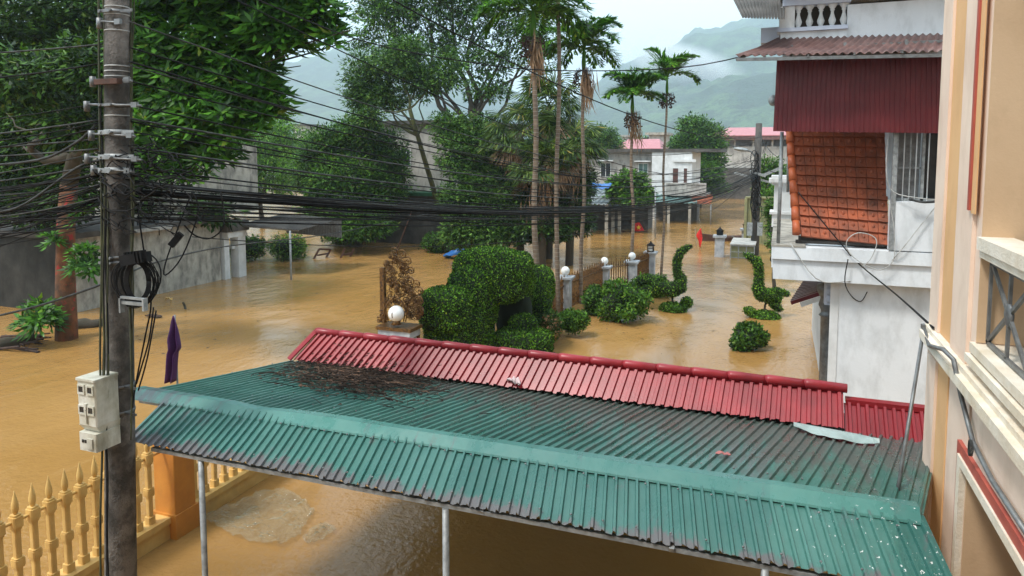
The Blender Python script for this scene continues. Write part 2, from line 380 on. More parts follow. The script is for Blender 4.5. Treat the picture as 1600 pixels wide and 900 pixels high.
struct(wm.build('water', m))
# hills: height field round the view, ridge heights read off the photo as true elevation angles
def interp(x, xs, ys): return float(np.interp(x, xs, ys))
m, n, b = newmat('forested_hill'); v = vec(n)
c = mixc(n, ramp(n, noise_n(n, v, .006, 8, .7), [(.44,0.0),(.57,1.0)]), (.016,.045,.022), (.08,.15,.055))
c = mixc(n, ramp(n, noise_n(n, v, .028, 6, .85), [(.44,.0),(.58,1.0)]), c, (.012,.03,.016))
n.links.new(c, b.inputs['Base Color']); b.inputs['Roughness'].default_value = .95
bump(n, b, noise_n(n, v, .08, 6, .7), 1.0, 8)
def hill(name, xs, ys, r0, rc, r1, label_seed):
    az0, az1 = xs[0], xs[-1]; nu, nv = 220, 70; vs = []
    for i in range(nu+1):
        px = az0 + (az1-az0)*i/nu; d = ray(px, 240); d = V(d.x, d.y, 0).normalized()
        fac = (ray(px,240)).length; e = (240 - interp(px, xs, ys))/F/fac*rc*1.0
        for j in range(nv+1):
            t = j/nv; r = r0 + (r1-r0)*t; tc_ = (rc-r0)/(r1-r0)
            prof = math.sin(min(t/tc_,1)*math.pi/2)**1.25 if t <= tc_ else math.cos((t-tc_)/(1-tc_)*math.pi/2)
            p = d*r; q = p*.0035 + V(label_seed,0,0)
            hgt = e*prof*(1 + .45*noise.noise(q*.6)*(1-prof**4)) + 46*prof*noise.noise(p*.0045) + 20*prof*noise.noise(p*.016) + 9*prof*noise.noise(p*.05)
            vs.append((p.x, p.y, hgt - 2 + 6*prof))
    fs = [(i*(nv+1)+j, (i+1)*(nv+1)+j, (i+1)*(nv+1)+j+1, i*(nv+1)+j+1) for i in range(nu) for j in range(nv)]
    mb = MB(); mb.add(vs, fs, True); return struct(mb.build(name, m))
HS = 1.7
hill('hill', [560,700,860,920,960,1000,1040,1080,1110,1150,1190,1230,1290,1400,1600,2000,2300], [232,215,180,150,120,100,85,62,58,48,38,34,30,20,35,60,230], 1100, 2600, 3600, 0)
hill('hill', [-700,-200,100,300,400,470,530,580,650,720,800,880,950,1050], [235,140,90,100,122,112,88,84,104,128,150,170,190,234], 1300, 2700, 3700, 31)
hill('hill', [700,800,900,980,1060,1140,1200,1300,1500], [236,222,196,172,150,128,120,110,100], 850, 1650, 2200, 55)
# ================================================================== NEAR BUILDINGS
# --- canopy: ridge, steep front lip, gentle rear slope
def sheetmat(name, base, pale, dirt, edge_y=None, splat=False, rear=False):
    m, n, b = newmat(name); v = vec(n); sep = N(n, 'ShaderNodeSeparateXYZ'); n.links.new(v, sep.inputs[0])
    col = mixc(n, ramp(n, noise_n(n, v, 1.6, 5, .6), [(.35,0.),(.7,1.)]), base, pale)
    fl_ = N(n, 'ShaderNodeMath', operation='FLOOR'); n.links.new(mul(sep.outputs[0], 1.12), fl_.inputs[0])
    wn = N(n, 'ShaderNodeTexWhiteNoise', noise_dimensions='1D'); n.links.new(fl_.outputs[0], wn.inputs['W'])
    col = mixc(n, 1.0, col, ramp(n, wn.outputs['Value'], [(0, (.80,.82,.84)), (1, (1.15,1.12,1.1))]), 'MULTIPLY')
    st = noise_n(n, v, 9, 6, .75, (1.0, .13, .3))
    if rear:
        mr = N(n, 'ShaderNodeMapRange'); n.links.new(sep.outputs[1], mr.inputs[0])
        for k, q in zip(('From Min','From Max','To Min','To Max'), (6.1, 8.3, -.14, .20)): mr.inputs[k].default_value = q
        mr2 = N(n, 'ShaderNodeMapRange'); n.links.new(sep.outputs[0], mr2.inputs[0])
        for k, q in zip(('From Min','From Max','To Min','To Max'), (-5.5, -.5, -.12, .08)): mr2.inputs[k].default_value = q
        f = ramp(n, addn(addn(st, mr.outputs[0]), mr2.outputs[0]), [(.47,0.),(.64,.9)])
    else:
        mr = N(n, 'ShaderNodeMapRange'); n.links.new(sep.outputs[1], mr.inputs[0])
        for k, q in zip(('From Min','From Max','To Min','To Max'), (5.24, 5.46, .28, -.12)): mr.inputs[k].default_value = q
        f = ramp(n, addn(noise_n(n, v, 5, 4, .7, (1.0,.5,.6)), mr.outputs[0]), [(.50,0.),(.62,1.)])
        f3 = N(n, 'ShaderNodeMapRange'); n.links.new(sep.outputs[0], f3.inputs[0])
        for k, q in zip(('From Min','From Max','To Min','To Max'), (-6.7, -5.2, .22, 0)): f3.inputs[k].default_value = q
        f4 = ramp(n, addn(st, f3.outputs[0]), [(.60,0.),(.74,.8)])
        col = mixc(n, f4, col, (.10,.09,.10))
    col = mixc(n, f, col, dirt)
    if splat:
        mr = N(n, 'ShaderNodeMapRange'); n.links.new(sep.outputs[0], mr.inputs[0])
        for k, q in zip(('From Min','From Max','To Min','To Max'), (-1.0, 1.1, -.16, .02 if not rear else -.05)): mr.inputs[k].default_value = q
        sp = noise_n(n, v, 26, 3, .65, (1,1,1))
        col = mixc(n, ramp(n, addn(sp, mr.outputs[0]), [(.655,0.),(.675,1.)]), col, (.72,.74,.72))
    n.links.new(col, b.inputs['Base Color']); b.inputs['Roughness'].default_value = .38; b.inputs['Specular IOR Level'].default_value = .5
    n.links.new(ramp(n, noise_n(n, v, 4, 5, .7, (1,.3,1)), [(.35,.18),(.65,.55)]), b.inputs['Roughness'])
    bump(n, b, noise_n(n, v, 12, 4, .6), .12, .02); return m
mf = sheetmat('teal_sheet_front', (.035,.135,.11), (.065,.185,.155), (.115,.11,.11), splat=True)
mrr = sheetmat('teal_sheet_rear', (.028,.12,.092), (.06,.18,.145), (.075,.088,.076), rear=True, splat=True)
mc = sheetmat('teal_cap', (.055,.19,.16), (.08,.225,.19), (.07,.14,.12), splat=True)
mred = pm('red_sheet', (.36,.026,.034), (.22,.014,.02), 1.2, .35, .05, (.15,.015,.02), .6, spec=.45)
mred2 = pm('red_sheet_dark', (.26,.012,.018), (.19,.009,.013), 1.2, .32, .05, spec=.5)
can = empty('metal_canopy', (-2.7, 6.8, 0), 'long green corrugated metal canopy on thin posts in front, with a pale green ridge strip', 'canopy')
EY, EZ, RY, RZ, BY, BZ = 5.24, 2.60, 5.86, 2.865, 8.38, 2.53
mb = MB(); ribbed(mb, (-6.36,EY,EZ), (1.25,EY+.10,EZ-.02), (-6.40,RY,RZ-.015), (1.10,RY+.08,RZ-.015), 84, .026, ((0,0),(.30,0),(.40,1),(.62,1),(.72,0)), 8, .014)
solid(mb.build('front_sheet', mf, can), .002)
mb = MB(); ribbed(mb, (-6.86,RY+.02,RZ-.02), (1.10,RY+.10,RZ-.02), (-6.72,BY,BZ), (1.66,BY+.05,BZ), 84, .024, ((0,0),(.40,0),(.50,1),(.74,1),(.84,0)), 16)
rear_mb = mb
solid(mb.build('rear_sheet', mrr, can), .002)
mb = MB()
n_ = 40
for k in range(n_):      # folded ridge cap, slightly dented
    pass
sc_ = MB()
for k in range(0, 84, 3):
    for yy_ in (EY+.10, EY+.50): xx = -6.34+7.5*k/84; sc_.ball((xx, yy_+.0, EZ+(yy_-EY)/(RY-EY)*(RZ-EZ)+.02), .011,.011,.008, nu=6, nv=4)
    for yy_ in (6.4, 7.3, 8.1): xx = -6.8+7.9*k/84; sc_.ball((xx, yy_, RZ+(yy_-RY)/(BY-RY)*(BZ-RZ)+.0), .011,.011,.008, nu=6, nv=4)
sc_.build('screws', M['steel'], can)['kind'] = 'stuff'
vs = []; fs = []
for k in range(n_+1):
    t = k/n_; X = -6.9 + 7.97*t; yo = .09*t; dz = .006*noise.noise(V(X*2.3, 0, 3)) - (.03*math.exp(-((X+5.2)/.35)**2))
    wob = .012*noise.noise(V(X*1.1, 7, 0))
    vs += [(X, RY-.115+yo+wob, RZ-.045+dz), (X, RY-.105+yo+wob, RZ-.028+dz), (X, RY+yo, RZ+.042+dz), (X, RY+.13+yo-wob, RZ+.022+dz), (X, RY+.135+yo-wob, RZ+.005+dz)]
for k in range(n_):
    for r in range(4): fs.append((k*5+r, (k+1)*5+r, (k+1)*5+r+1, k*5+r+1))
mb.add(vs, fs); solid(mb.build('ridge_cap', mc, can), .002)
mb = MB(); mb.bar((-6.0,EY+.05,EZ-.05), (1.2,EY+.14,EZ-.07), .05, .035); mb.bar((-6.8,RY,RZ-.09),(1.08,RY+.08,RZ-.09),.05,.05); mb.bar((-6.6,7.4,2.56),(1.33,7.4,2.56),.05,.05)
for x in (-5.5,-3.9,-2.3,-.7,.6):
    mb.bar((x,EY+.07,EZ-.06),(x,RY,RZ-.1),.04,.04); mb.bar((x,RY,RZ-.1),(x,BY,BZ-.07),.04,.04)
mb.build('frame', M['galv'], can)
for (x, y) in ((-5.37,5.30),(-2.64,5.31),(-.02,5.36)):
    mb = MB(); mb.tube([(x,y,-.6),(x,y,2.52)], .03, 12); mb.build('post', M['galv'], can)
# --- red sheet roof rising behind the canopy
rr = empty('red_metal_roof', (-2.8, 8.6, 0), 'long red ribbed metal roof strip rising behind the green canopy', 'roof')
mb = MB(); ribbed(mb, (-6.58,8.29,2.59), (.74,8.31,2.59), (-6.38,8.62,2.93), (.74,8.66,2.93), 68, .03, ((0,0),(.36,0),(.46,1),(.78,1),(.88,0)), 1, .012)
solid(mb.build('roof_sheet', mred, rr), .002)
mb = MB(); ribbed(mb, (.75,8.26,2.50), (2.0,8.28,2.50), (.75,8.62,2.78), (2.0,8.64,2.78), 14, .03, ((0,0),(.36,0),(.46,1),(.78,1),(.88,0)), 1, .01)
solid(mb.build('lower_roof_sheet', mred2, rr), .002)
mb = MB(); ribbed(mb, (-6.36,8.66,2.94), (.74,8.68,2.94), (-6.36,14.2,1.15), (.74,14.2,1.15), 66, .03); solid(mb.build('back_sheet', M['concrete_dark'], rr), .002)  # unseen slope, stretched back and darkened to shade water under the canopy
mb = MB()
for k in range(17):
    x0 = -6.40 + 7.16*k/17; x1 = -6.40 + 7.16*(k+1)/17 + .02
    mb.tube([(x0,8.63,2.945),(x0+.03,8.63,2.955),(x1,8.635,2.945)], [.062,.058,.052], 12)
mb.bar((-6.64,8.27,2.60),(-6.41,8.62,2.96),.13,.02)
mb.build('ridge_tube', mred, rr)
mb = MB(); mb.hexa([V(-6.55,8.30,2.46),V(1.9,8.30,2.46),V(1.9,8.62,2.46),V(-6.5,8.62,2.46),V(-6.55,8.33,2.515),V(1.9,8.33,2.515),V(1.9,8.62,2.66),V(-6.5,8.62,2.66)]); mb.build('valley_gutter', M['concrete_dark'], rr)
mb = MB(); mb.box(.77,2.0,8.60,8.72,2.775,2.83); mb.build('flashing', mred2, rr)
mb = MB()
mb.bar((-6.4,8.62,2.82),(.7,8.64,2.82),.05,.05); mb.build('frame', M['galv'], rr)
# --- things on the canopy
def roof_z(y): return RZ + (y-RY)/(BY-RY)*(BZ-RZ) + .03 if y < BY-.07 else BZ + .05 + (y-BY+.07)*.95
def rp(px, py):
    z = 2.6
    for _ in range(25):
        p = oz(px, py, z); z = z*.5 + .5*roof_z(p.y)
    return V(p.x, p.y, roof_z(p.y))
mb = MB()
for i in range(4200):
    t = random.random(); px = random.gauss(550, 88); py = 583 + (px-545)*.12 + random.gauss(0, 17)
    if not (385 < px < 770): continue
    p = rp(px, py)
    if p.y < 6.2 or p.y > 8.58 or p.x < -6.5: continue
    dens = math.exp(-((px-540)/115)**2) * (1 if p.y > 6.9 else .45)
    if random.random() > dens: continue
    L = random.choice((.03,.04,.05,.06,.09,.2,.42)) * random.uniform(.6,1.3); a = random.gauss(.25,.7)
    q = p + V(math.cos(a)*L, math.sin(a)*L*.6, 0); q.y = min(q.y, 8.5)
    za = roof_z(p.y) + random.uniform(0,.03)*dens; zb = roof_z(q.y) + random.uniform(0,.035)*dens
    a3 = V(p.x,p.y,za); b3 = V(q.x,q.y,zb)
    if L < .12: 
        s = random.uniform(.012,.03); mb.add([a3, a3.lerp(b3,.5)+V(0,s,.012), b3, a3.lerp(b3,.5)-V(0,s,-.006)], [(0,1,2,3)])
    else:
        md = a3.lerp(b3,.5)+V(random.uniform(-.03,.03),random.uniform(-.03,.03),.015); mb.tube([a3,md,b3], random.uniform(.002,.006), 4)
tag(mb.build('twig_litter', leafm('dead_leaf_litter', (.02,.014,.012), (.06,.038,.030), (.20,.12,.09), .9, 0, .2)), 'dark heap of dead twigs and leaves lying on the canopy against the red roof', 'litter', kind='stuff')
def rag(name, label, cat, c, mat, sx, sy, sz, seed, rz=0):
    mb = MB(); nu = 14; vs = []
    for i in range(nu+1):
        for j in range(7):
            u = i/nu*2-1; v_ = j/6*2-1; wv = (1-abs(u)**2.2)**.5 if abs(u) < 1 else 0
            q = V(u*sx, v_*sy*(.35+.65*wv) , sz*(.5+.9*noise.noise(V(u*2.1,v_*2.3,seed)))*(.4+wv))
            vs.append(Matrix.Rotation(rz,3,'Z') @ q + Vector(c))
    mb.add(vs, [(i*7+j,(i+1)*7+j,(i+1)*7+j+1,i*7+j+1) for i in range(nu) for j in range(6)], True)
    o = solid(mb.build(name, mat), .004); return tag(o, label, cat)
p = rp(804,603); rag('cloth_scrap', 'small pale pink rag caught where the green canopy meets the red roof', 'rag', (p.x,p.y-.03,p.z+.04), pm('palepink_cloth',(.72,.55,.55),None,9,.8,.1), .11, .04, .07, 3, -.35)
p = rp(1130,711); rag('cloth_scrap', 'small faded red rag lying alone in the middle of the green canopy', 'rag', (p.x,p.y,p.z+.008), pm('fadedred_cloth',(.42,.15,.14),None,9,.8,.1), .07, .03, .02, 8, .1)
# loose bent sheet offcut
mb = MB(); vs = []
A = oz(1240,665,2.61); B = oz(1374,690,2.63)
for i in range(15):
    t = i/14; c = A.lerp(B, t); wv = .02 + .19*math.sin(math.pi*t)**.7
    vs += [c + V(0,.05*min(1,(1-t)*4+.2),.02), c + V(0,.01,.025), c + V(0,-wv, .02*math.sin(math.pi*t*1.2)+.001+.02*noise.noise(V(t*6,0,0)))]
mb.add(vs, [(i*3+j,(i+1)*3+j,(i+1)*3+j+1,i*3+j+1) for i in range(14) for j in range(2)])
tag(solid(mb.build('bent_sheet', pm('dull_tin',(.36,.44,.42),(.24,.30,.28),3,.45,.2)), .003), 'bent grey green tin offcut lying on the canopy below the dark red roof end', 'metal sheet')
# --- yellow fence
FX = -8.27
fence = empty('baluster_fence', (FX, 7.5, 0), 'yellow fence of spear topped balusters on a low kerb wall, standing in the flood', 'fence')
mb = MB(); mb.box(FX-.11,FX+.11,3.2,7.44,-1,.24); mb.box(FX-.14,FX+.14,3.2,7.44,.24,.33); mb.box(FX-.11,FX+.11,7.86,11.2,-1,.24); mb.box(FX-.14,FX+.14,7.86,11.2,.24,.33)
mb.build('kerb_wall', M['cream'], fence)
mb = MB(); mb.tube([(FX,3.2,1.30),(FX,7.44,1.30)], .022, 8); mb.tube([(FX,7.86,1.30),(FX,11.2,1.30)], .022, 8); mb.build('rail', M['cream'], fence)
def baluster_mb():
    m = MB(); s = .036
    m.box(-s*1.5,s*1.5,-s*1.5,s*1.5,.331,.44,bev=.012); m.box(-s,s,-s,s,.44,.74,bev=.01)
    m.box(-s*1.45,s*1.45,-s*1.45,s*1.45,.74,.76,bev=.012); m.box(-s*1.6,s*1.6,-s*1.6,s*1.6,.76,.84,bev=.014); m.box(-s*1.45,s*1.45,-s*1.45,s*1.45,.84,.86,bev=.012)
    m.box(-s,s,-s,s,.86,1.20,bev=.01); m.box(-s*1.3,s*1.3,-s*1.3,s*1.3,1.20,1.23,bev=.012); m.box(-s*1.65,s*1.65,-s*1.65,s*1.65,1.23,1.36,bev=.014); m.box(-s*1.3,s*1.3,-s*1.3,s*1.3,1.36,1.385,bev=.012)
    m.lathe((0,0,1.385), [(.014,0),(.030,.02),(.040,.07),(.038,.12),(.024,.19),(.009,.25),(.001,.29)], 12)
    return m
b0 = None; y = 3.3
while y < 11.1:
    if y < 7.36 or y > 7.92:
        if b0 is None: b0 = o = baluster_mb().build('baluster', M['cream'], fence)
        else: o = b0.copy(); SC.collection.objects.link(o)
        o.location = (FX, y, 0)
        o.matrix_parent_inverse = Matrix.Translation(-fence.location)
    y += .205
mb = MB(); mb.box(FX-.20,FX+.20,7.46,7.84,-1,1.75,bev=.01); mb.box(FX-.23,FX+.23,7.43,7.87,-1,.36); mb.build('pillar', M['orange'], fence)
# --- utility pole in front
PM = at(186,450,7.05); PT = at(182.5,-90,6.75); dirp = (PT-PM).normalized(); PB = PM + dirp*((-1.2-PM.z)/dirp.z)
PT2 = PM + dirp*6.5
def pole_at(z): return PM + dirp*((z-PM.z)/dirp.z)
def pole_r(z): return .152 - (z-1)*.0075
pole = empty('utility_pole', (PB.x,PB.y,0), 'tall weathered round concrete pole in front, wrapped in cables and metal bands', 'utility pole')
mb = MB(); zz = [-1.2+i*(PT2.z+1.2)/24 for i in range(25)]; mb.tube([pole_at(z) for z in zz], [pole_r(z) for z in zz], 28)
mb.build('shaft', M['pole'], pole)
def zpx(y): # height of the pole axis seen at photo row y
    lo, hi = -1.0, 9.5
    for _ in range(40):
        md = (lo+hi)/2; q = pole_at(md)-_C; yy = CY - F*q.dot(_U)/q.dot(_F)
        if yy > y: lo = md
        else: hi = md
    return (lo+hi)/2
for y in (12,24,49,104,112,181,120):   # thin pale wire bands
    z = zpx(y); mb = MB(); c = pole_at(z); r = pole_r(z)+.004; mb.lathe(c, [(r-.01,-.007),(r,-.005),(r,.005),(r-.01,.007)], 28); mb.build('wire_band', M['palecable'], pole)
for y, wd in ((165,.015),(207,.026),(245,.03),(266,.03),(400,.014),(408,.014),(600,.014),(640,.014),(20,.018)):
    z = zpx(y); mb = MB(); c = pole_at(z); r = pole_r(z)+.006
    mb.lathe(c, [(r-.012,-wd),(r,-wd),(r,wd),(r-.012,wd)], 28)
    fr = c + V(0,-r-.008,0); mb.cbox(fr + V(-.03,0,0), .15, .012, wd*1.5); mb.cbox(c + V(r+.06,-.05,0), .16, .012, wd*1.5)
    for s in (-.07,.06): mb.tube([fr+V(s,-.02,0),fr+V(s,.01,0)], .013, 8)
    mb.build('metal_clamp', M['galv' if y in (207,245,266) else 'steel'], pole)
for y, l in ((38,.16),(128,.30),(166,.42),(212,.34),(248,.42),(266,.3)):
    z = zpx(y); c = pole_at(z); mb = MB(); mb.tube([c+V(-l*.75,-.10,.02),c+V(l,-.10,-.01)], .011, 6); mb.cbox(c+V(l*.8,-.10,0), .07,.03,.05); mb.tube([c+V(-l*.7,-.10,.05),c+V(-l*.7,-.10,-.05)], .028, 8)
    mb.build('bracket', M['steel'], pole)
c = pole_at(zpx(130)); mb = MB(); mb.cbox(c+V(.05,-.15,0), .30,.06,.05); mb.build('wooden_arm', M['wood'], pole)
# meter box
mbx = at(146,640,6.83); bx = empty('meter_box', (mbx.x,mbx.y,mbx.z-.33), 'stained white electric meter cabinet strapped to the left of the front concrete pole', 'meter box')
X0, X1, Y0, Y1 = mbx.x-.13, mbx.x+.11, mbx.y-.06, mbx.y+.20; Z0, Z1 = mbx.z-.14, mbx.z+.30
mb = MB(); mb.box(X0,X1,Y0,Y1,Z0,Z1,bev=.012); mb.box(X0-.008,X1+.008,Y0-.012,Y1,Z1,Z1+.022,bev=.01); mb.hexa([V(X0+.02,Y0+.05,Z0-.07),V(X1-.01,Y0+.05,Z0-.07),V(X1-.01,Y1,Z0-.07),V(X0+.02,Y1,Z0-.07),V(X0,Y0,Z0-.001),V(X1,Y0,Z0-.001),V(X1,Y1,Z0-.001),V(X0,Y1,Z0-.001)])
mb.box(X0+.005,X1,Y0-.01,Y1,Z0-.25,Z0-.071,bev=.01)
mb.build('case', M['meter'], bx)
cx = (X0+X1)/2
for sx in (-1,1):
    for rz_ in (0,1):
        xc = cx+sx*.058; zc = Z1-.085-rz_*.20; mb = MB()
        mb.box(xc-.044,xc+.044,Y0-.012,Y0-.001,zc-.048,zc-.030); mb.box(xc-.044,xc+.044,Y0-.012,Y0-.001,zc+.030,zc+.048); mb.box(xc-.044,xc-.030,Y0-.012,Y0-.001,zc-.030,zc+.030); mb.box(xc+.030,xc+.044,Y0-.012,Y0-.001,zc-.030,zc+.030)
        fr = mb.build('meter_window', M['meter'], bx)
        m2 = MB(); m2.box(xc-.029,xc+.029,Y0-.006,Y0-.002,zc-.029,zc+.029); m2.build('pane', M['darkglass'], fr)
mb = MB(); mb.box(cx-.07,cx-.045,Y0-.016,Y0-.0101,Z0-.17,Z0-.14); mb.box(cx-.035,cx-.01,Y0-.016,Y0-.0101,Z0-.17,Z0-.14); mb.build('switch_slot', M['darkglass'], bx)
mb = MB(); mb.box(cx,cx+.075,Y0-.022,Y0-.0101,Z0-.22,Z0-.12,bev=.004); mb.box(cx-.012,cx+.012,Y0-.022,Y0-.001,Z0+.16,Z0+.22); mb.box(cx-.006,cx+.006,Y0-.018,Y0-.001,Z0+.02,Z0+.15); mb.build('latch', M['meter'], bx)
# --- pink building at the right edge
WX = 1.40
pb = empty('pink_building', (3, 4, 0), 'peach and orange plastered building edge on the right with a cornice and openings', 'building')
CY0 = 7.55; o1 = 6.05
mb = MB()   # wall body around the two openings
mb.box(WX,WX+.5,o1,CY0,3.80,12); mb.box(WX,WX+.5,6.12,CY0,-1,3.80); 
mb.box(WX,WX+.30,1.0,o1-.001,3.33,4.12); mb.box(WX,WX+.5,-3,1.0,-1,12); mb.box(WX,WX+.5,1.0,o1-.001,8.2,12); mb.box(WX+.5,9,CY0-.3,CY0-.001,-1,12); mb.box(WX,WX+.3,1.0,6.119,3.30,3.329)
mb.build('wall', M['pink'], pb)
mb = MB(); mb.box(WX-.035,WX-.001,7.20,CY0+.03,3.99,12); mb.box(WX-.035,WX-.001,7.20,CY0+.03,-1,3.72); mb.box(WX-.034,WX+.3,CY0+.001,CY0+.03,-1,12); mb.build('corner_pilaster', M['pink'], pb)
mb = MB(); mb.box(WX-.012,WX-.001,6.72,7.199,3.99,12); mb.box(WX-.012,WX-.001,6.80,7.199,-1,3.72); mb.build('orange_band', M['orangewall'], pb)
mb = MB(); mb.box(WX-.03,WX-.001,6.20,6.719,3.99,12); mb.build('pilaster', M['pink'], pb)
mb = MB(); mb.box(WX-.055,WX-.0305,6.215,6.27,5.17,12); mb.build('red_moulding', M['redtrim'], pb)
mb = MB(); mb.box(WX-.04,WX-.0305,6.10,6.214,5.15,12); mb.build('orange_strip', M['orangewall'], pb)
mb = MB(); mb.box(WX+.001,WX+.5,o1-.012,o1-.0012,4.2,12); mb.box(WX+.001,WX+.42,6.104,6.119,-1,3.28); mb.build('reveal', M['tan'], pb)
# balcony beam, sill, cornice
mb = MB(); mb.box(WX-.03,WX+.20,1.0,o1-.013,4.90,4.99); mb.box(WX-.01,WX+.17,1.0,o1-.013,4.84,4.899); mb.build('balcony_rail', M['creamtrim'], pb)
mb = MB(); mb.box(WX-.03,WX+.3,1.0,o1+.04,4.121,4.19); mb.box(WX-.055,WX-.001,1.0,o1+.06,4.04,4.10); mb.build('sill', M['creamtrim'], pb)
mb = MB(); mb.box(WX-.12,WX-.001,-3,CY0-.02,3.86,3.94); mb.box(WX-.07,WX-.001,-3,CY0+.02,3.94,3.985); mb.box(WX-.06,WX-.001,-3,CY0+.01,3.78,3.859); mb.build('cornice', M['creamtrim'], pb)
mb = MB(); mb.box(WX-.03,WX-.001,6.22,6.30,-1,3.35); mb.box(WX-.03,WX-.001,1,6.219,3.27,3.35); mb.build('red_door_trim', M['redtrim'], pb)
mb = MB(); mb.box(WX-.045,WX-.001,6.121,6.219,-1,3.269); mb.box(WX-.045,WX-.001,1,6.12,3.20,3.269); mb.build('door_surround', M['creamtrim'], pb)
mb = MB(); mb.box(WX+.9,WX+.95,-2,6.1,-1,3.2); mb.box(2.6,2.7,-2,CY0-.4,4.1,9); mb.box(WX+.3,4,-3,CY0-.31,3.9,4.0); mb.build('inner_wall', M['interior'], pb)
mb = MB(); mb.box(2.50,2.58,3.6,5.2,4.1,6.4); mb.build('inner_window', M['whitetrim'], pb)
mb = MB(); mb.box(-8,9,-9,-1.6,-1,8.6); mb.box(-3.5,WX-.001,-1.599,1.1,3.86,4.02); mb.box(-3.5,WX-.001,-1.599,.9,7.6,7.75); mb.box(-6,WX-.001,.9,1.1,-1,3.859); mb.build('unseen_rear_wing', M['pink'], pb)  # unseen wing; low front wall added to keep skylight from under the canopy
gr = MB(); gx = WX+.06
for k, yc in enumerate((5.52, 4.50, 3.48)):
    y0, y1, z0, z1 = yc-.47, yc+.47, 4.22, 4.82
    for a, b_ in (((y0,z0),(y0,z1)),((y1,z0),(y1,z1)),((y0,z0),(y1,z0)),((y0,z1-.01),(y1,z1-.01)),((y0,z0),(y1,z1)),((y1,z0),(y0,z1)),((yc,z0),(yc,z1))): gr.bar((gx,*a),(gx,*b_),.02,.03)
    gr.ball((gx,yc,(z0+z1)/2), .025,.075,.085, nu=14, nv=8)
gr.build('balcony_grille', M['steel'], pb)
# conduits and bracket on the pink building
p1 = V(WX-.05,CY0+.05,4.02)
mb = MB(); mb.tube([ox(1443,508,1.34),ox(1452,540,1.27),ox(1474,546,1.25),ox(1490,562,1.26),ox(1502,620,1.35),ox(1520,690,1.37),ox(1550,750,1.37),ox(1606,836,1.37)], .018, 8)
tag(mb.build('conduit_pipe', M['steel']), 'grey conduit pipe bending over the cornice and down the peach wall', 'pipe')
mb = MB(); a = ox(1444,510,1.32); c_ = oz(1402,771,2.76); d_ = ox(1446,765,1.39); mb.tube([a, c_], .016, 8); mb.tube([c_, d_], .014, 8); mb.cbox(a,.05,.05,.04); 
tag(mb.build('pipe_bracket', M['steel']), 'thin grey metal strut slanting from the cornice down to the green canopy', 'strut')
mb = MB(); c = ox(1521,694,1.345)
for k in range(5):
    mb.tube([c + V(-.01-.004*k, .05*math.cos(t/8*2*math.pi+k)*(1-.1*k), -.03+.06*math.sin(t/8*2*math.pi+k)) for t in range(10)], .0025, 4)
tag(mb.build('wire_loop', M['greycable']), 'little tangled loop of thin wire tied to the conduit on the peach wall', 'wire')
# ================================================================== WHITE HOUSE
HY = 15.0
wh = empty('white_house', (3, 18, 0), 'white two storey house with overhanging balcony slab, maroon sheet screen and clay tiles', 'house')
WXc = oy(1303,520,HY).x; zs = oy(1300,437,HY).z
mb = MB(); mb.box(WXc,8,HY,24,-1,zs); mb.build('ground_floor_wall', M['white'], wh)
mb = MB(); mb.box(WXc-.09,WXc+.06,HY-.02,HY-.001,-1,zs-.001); mb.build('corner_strip', M['whitetrim'], wh)
def PX(x, y, Y=HY): return oy(x, y, Y)
SL = PX(1208,425).x; zt = PX(1300,392).z; zb = PX(1300,436).z; zm = PX(1208,412).z
mb = MB()
mb.hexa([V(SL,HY-.3,zs+.0),V(8,HY-.3,zs),V(8,HY+.2,zs),V(SL,HY+.2,zs),V(SL-.02,HY-.3,zm+.15),V(8,HY-.3,zm+.15),V(8,HY+.2,zm+.15),V(SL-.02,HY+.2,zm+.15)])
mb.box(SL-.04,8,HY-.36,HY+.2,zm+.151,PX(1208,380).z-.02,bev=.004)
mb.box(SL-.04,.55,HY+.2,21,zs+.15,PX(1208,380).z-.02); mb.box(SL+.15,8,HY+.2,21,zs+.01,zs+.149)
mb.build('balcony_slab', M['white'], wh)
mb = MB(); mb.box(SL-.05,.5,HY-.37,20.9,PX(1208,380).z-.019,PX(1208,380).z+.02); mb.build('slab_top', M['concrete'], wh)
# solid wall block right of the tiles and window
xb = PX(1387,350).x; zB = PX(1430,314).z; zW = PX(1430,206).z
mb = MB(); mb.box(xb,8,HY-.35,HY-.05,PX(1208,380).z,zB); mb.box(xb+.0,xb+.1,HY+.35,20,zB,7.2); mb.box(xb+.25,8,HY+1.6,HY+1.8,zs+.2,7.2); mb.build('parapet_wall', M['white'], wh)
mb = MB(); mb.box(xb-.01,xb+.07,HY-.36,HY-.28,PX(1208,380).z,zW+.3); mb.bar((xb+.30,HY-.2,zB),(xb+.30,HY-.2,zW+.2),.02,.02); mb.build('screen_post', M['galv'], wh)
wf = MB(); wx0 = PX(1397,250).x; 
for q in (wx0, wx0+.44, wx0+.95): wf.box(q,q+.05,HY-.12,HY-.06,zB,zW+.3)
wf.box(wx0,wx0+1.6,HY-.12,HY-.06,zB+.002,zB+.05); wf.box(wx0+.051,wx0+.439,HY-.10,HY-.08,zB+.6,zB+.64)
wo = wf.build('window', M['galv'], wh)
for k in range(7): m2 = MB(); xx = wx0+.14+k*.20; m2.tube([(xx,HY-.16,zB+.01),(xx,HY-.16,zW+.3)], .010, 6); m2.build('bar', M['whitetrim'], wo)
m2 = MB(); m2.box(wx0+.5,wx0+2.2,HY+.1,HY+.12,zB,zW+.4); m2.build('pane', M['darkglass'], wo)
m2 = MB(); m2.box(wx0+.06,wx0+.43,HY+.02,HY+.06,zB,zW+.4); m2.build('shutter', M['steel'], wo)
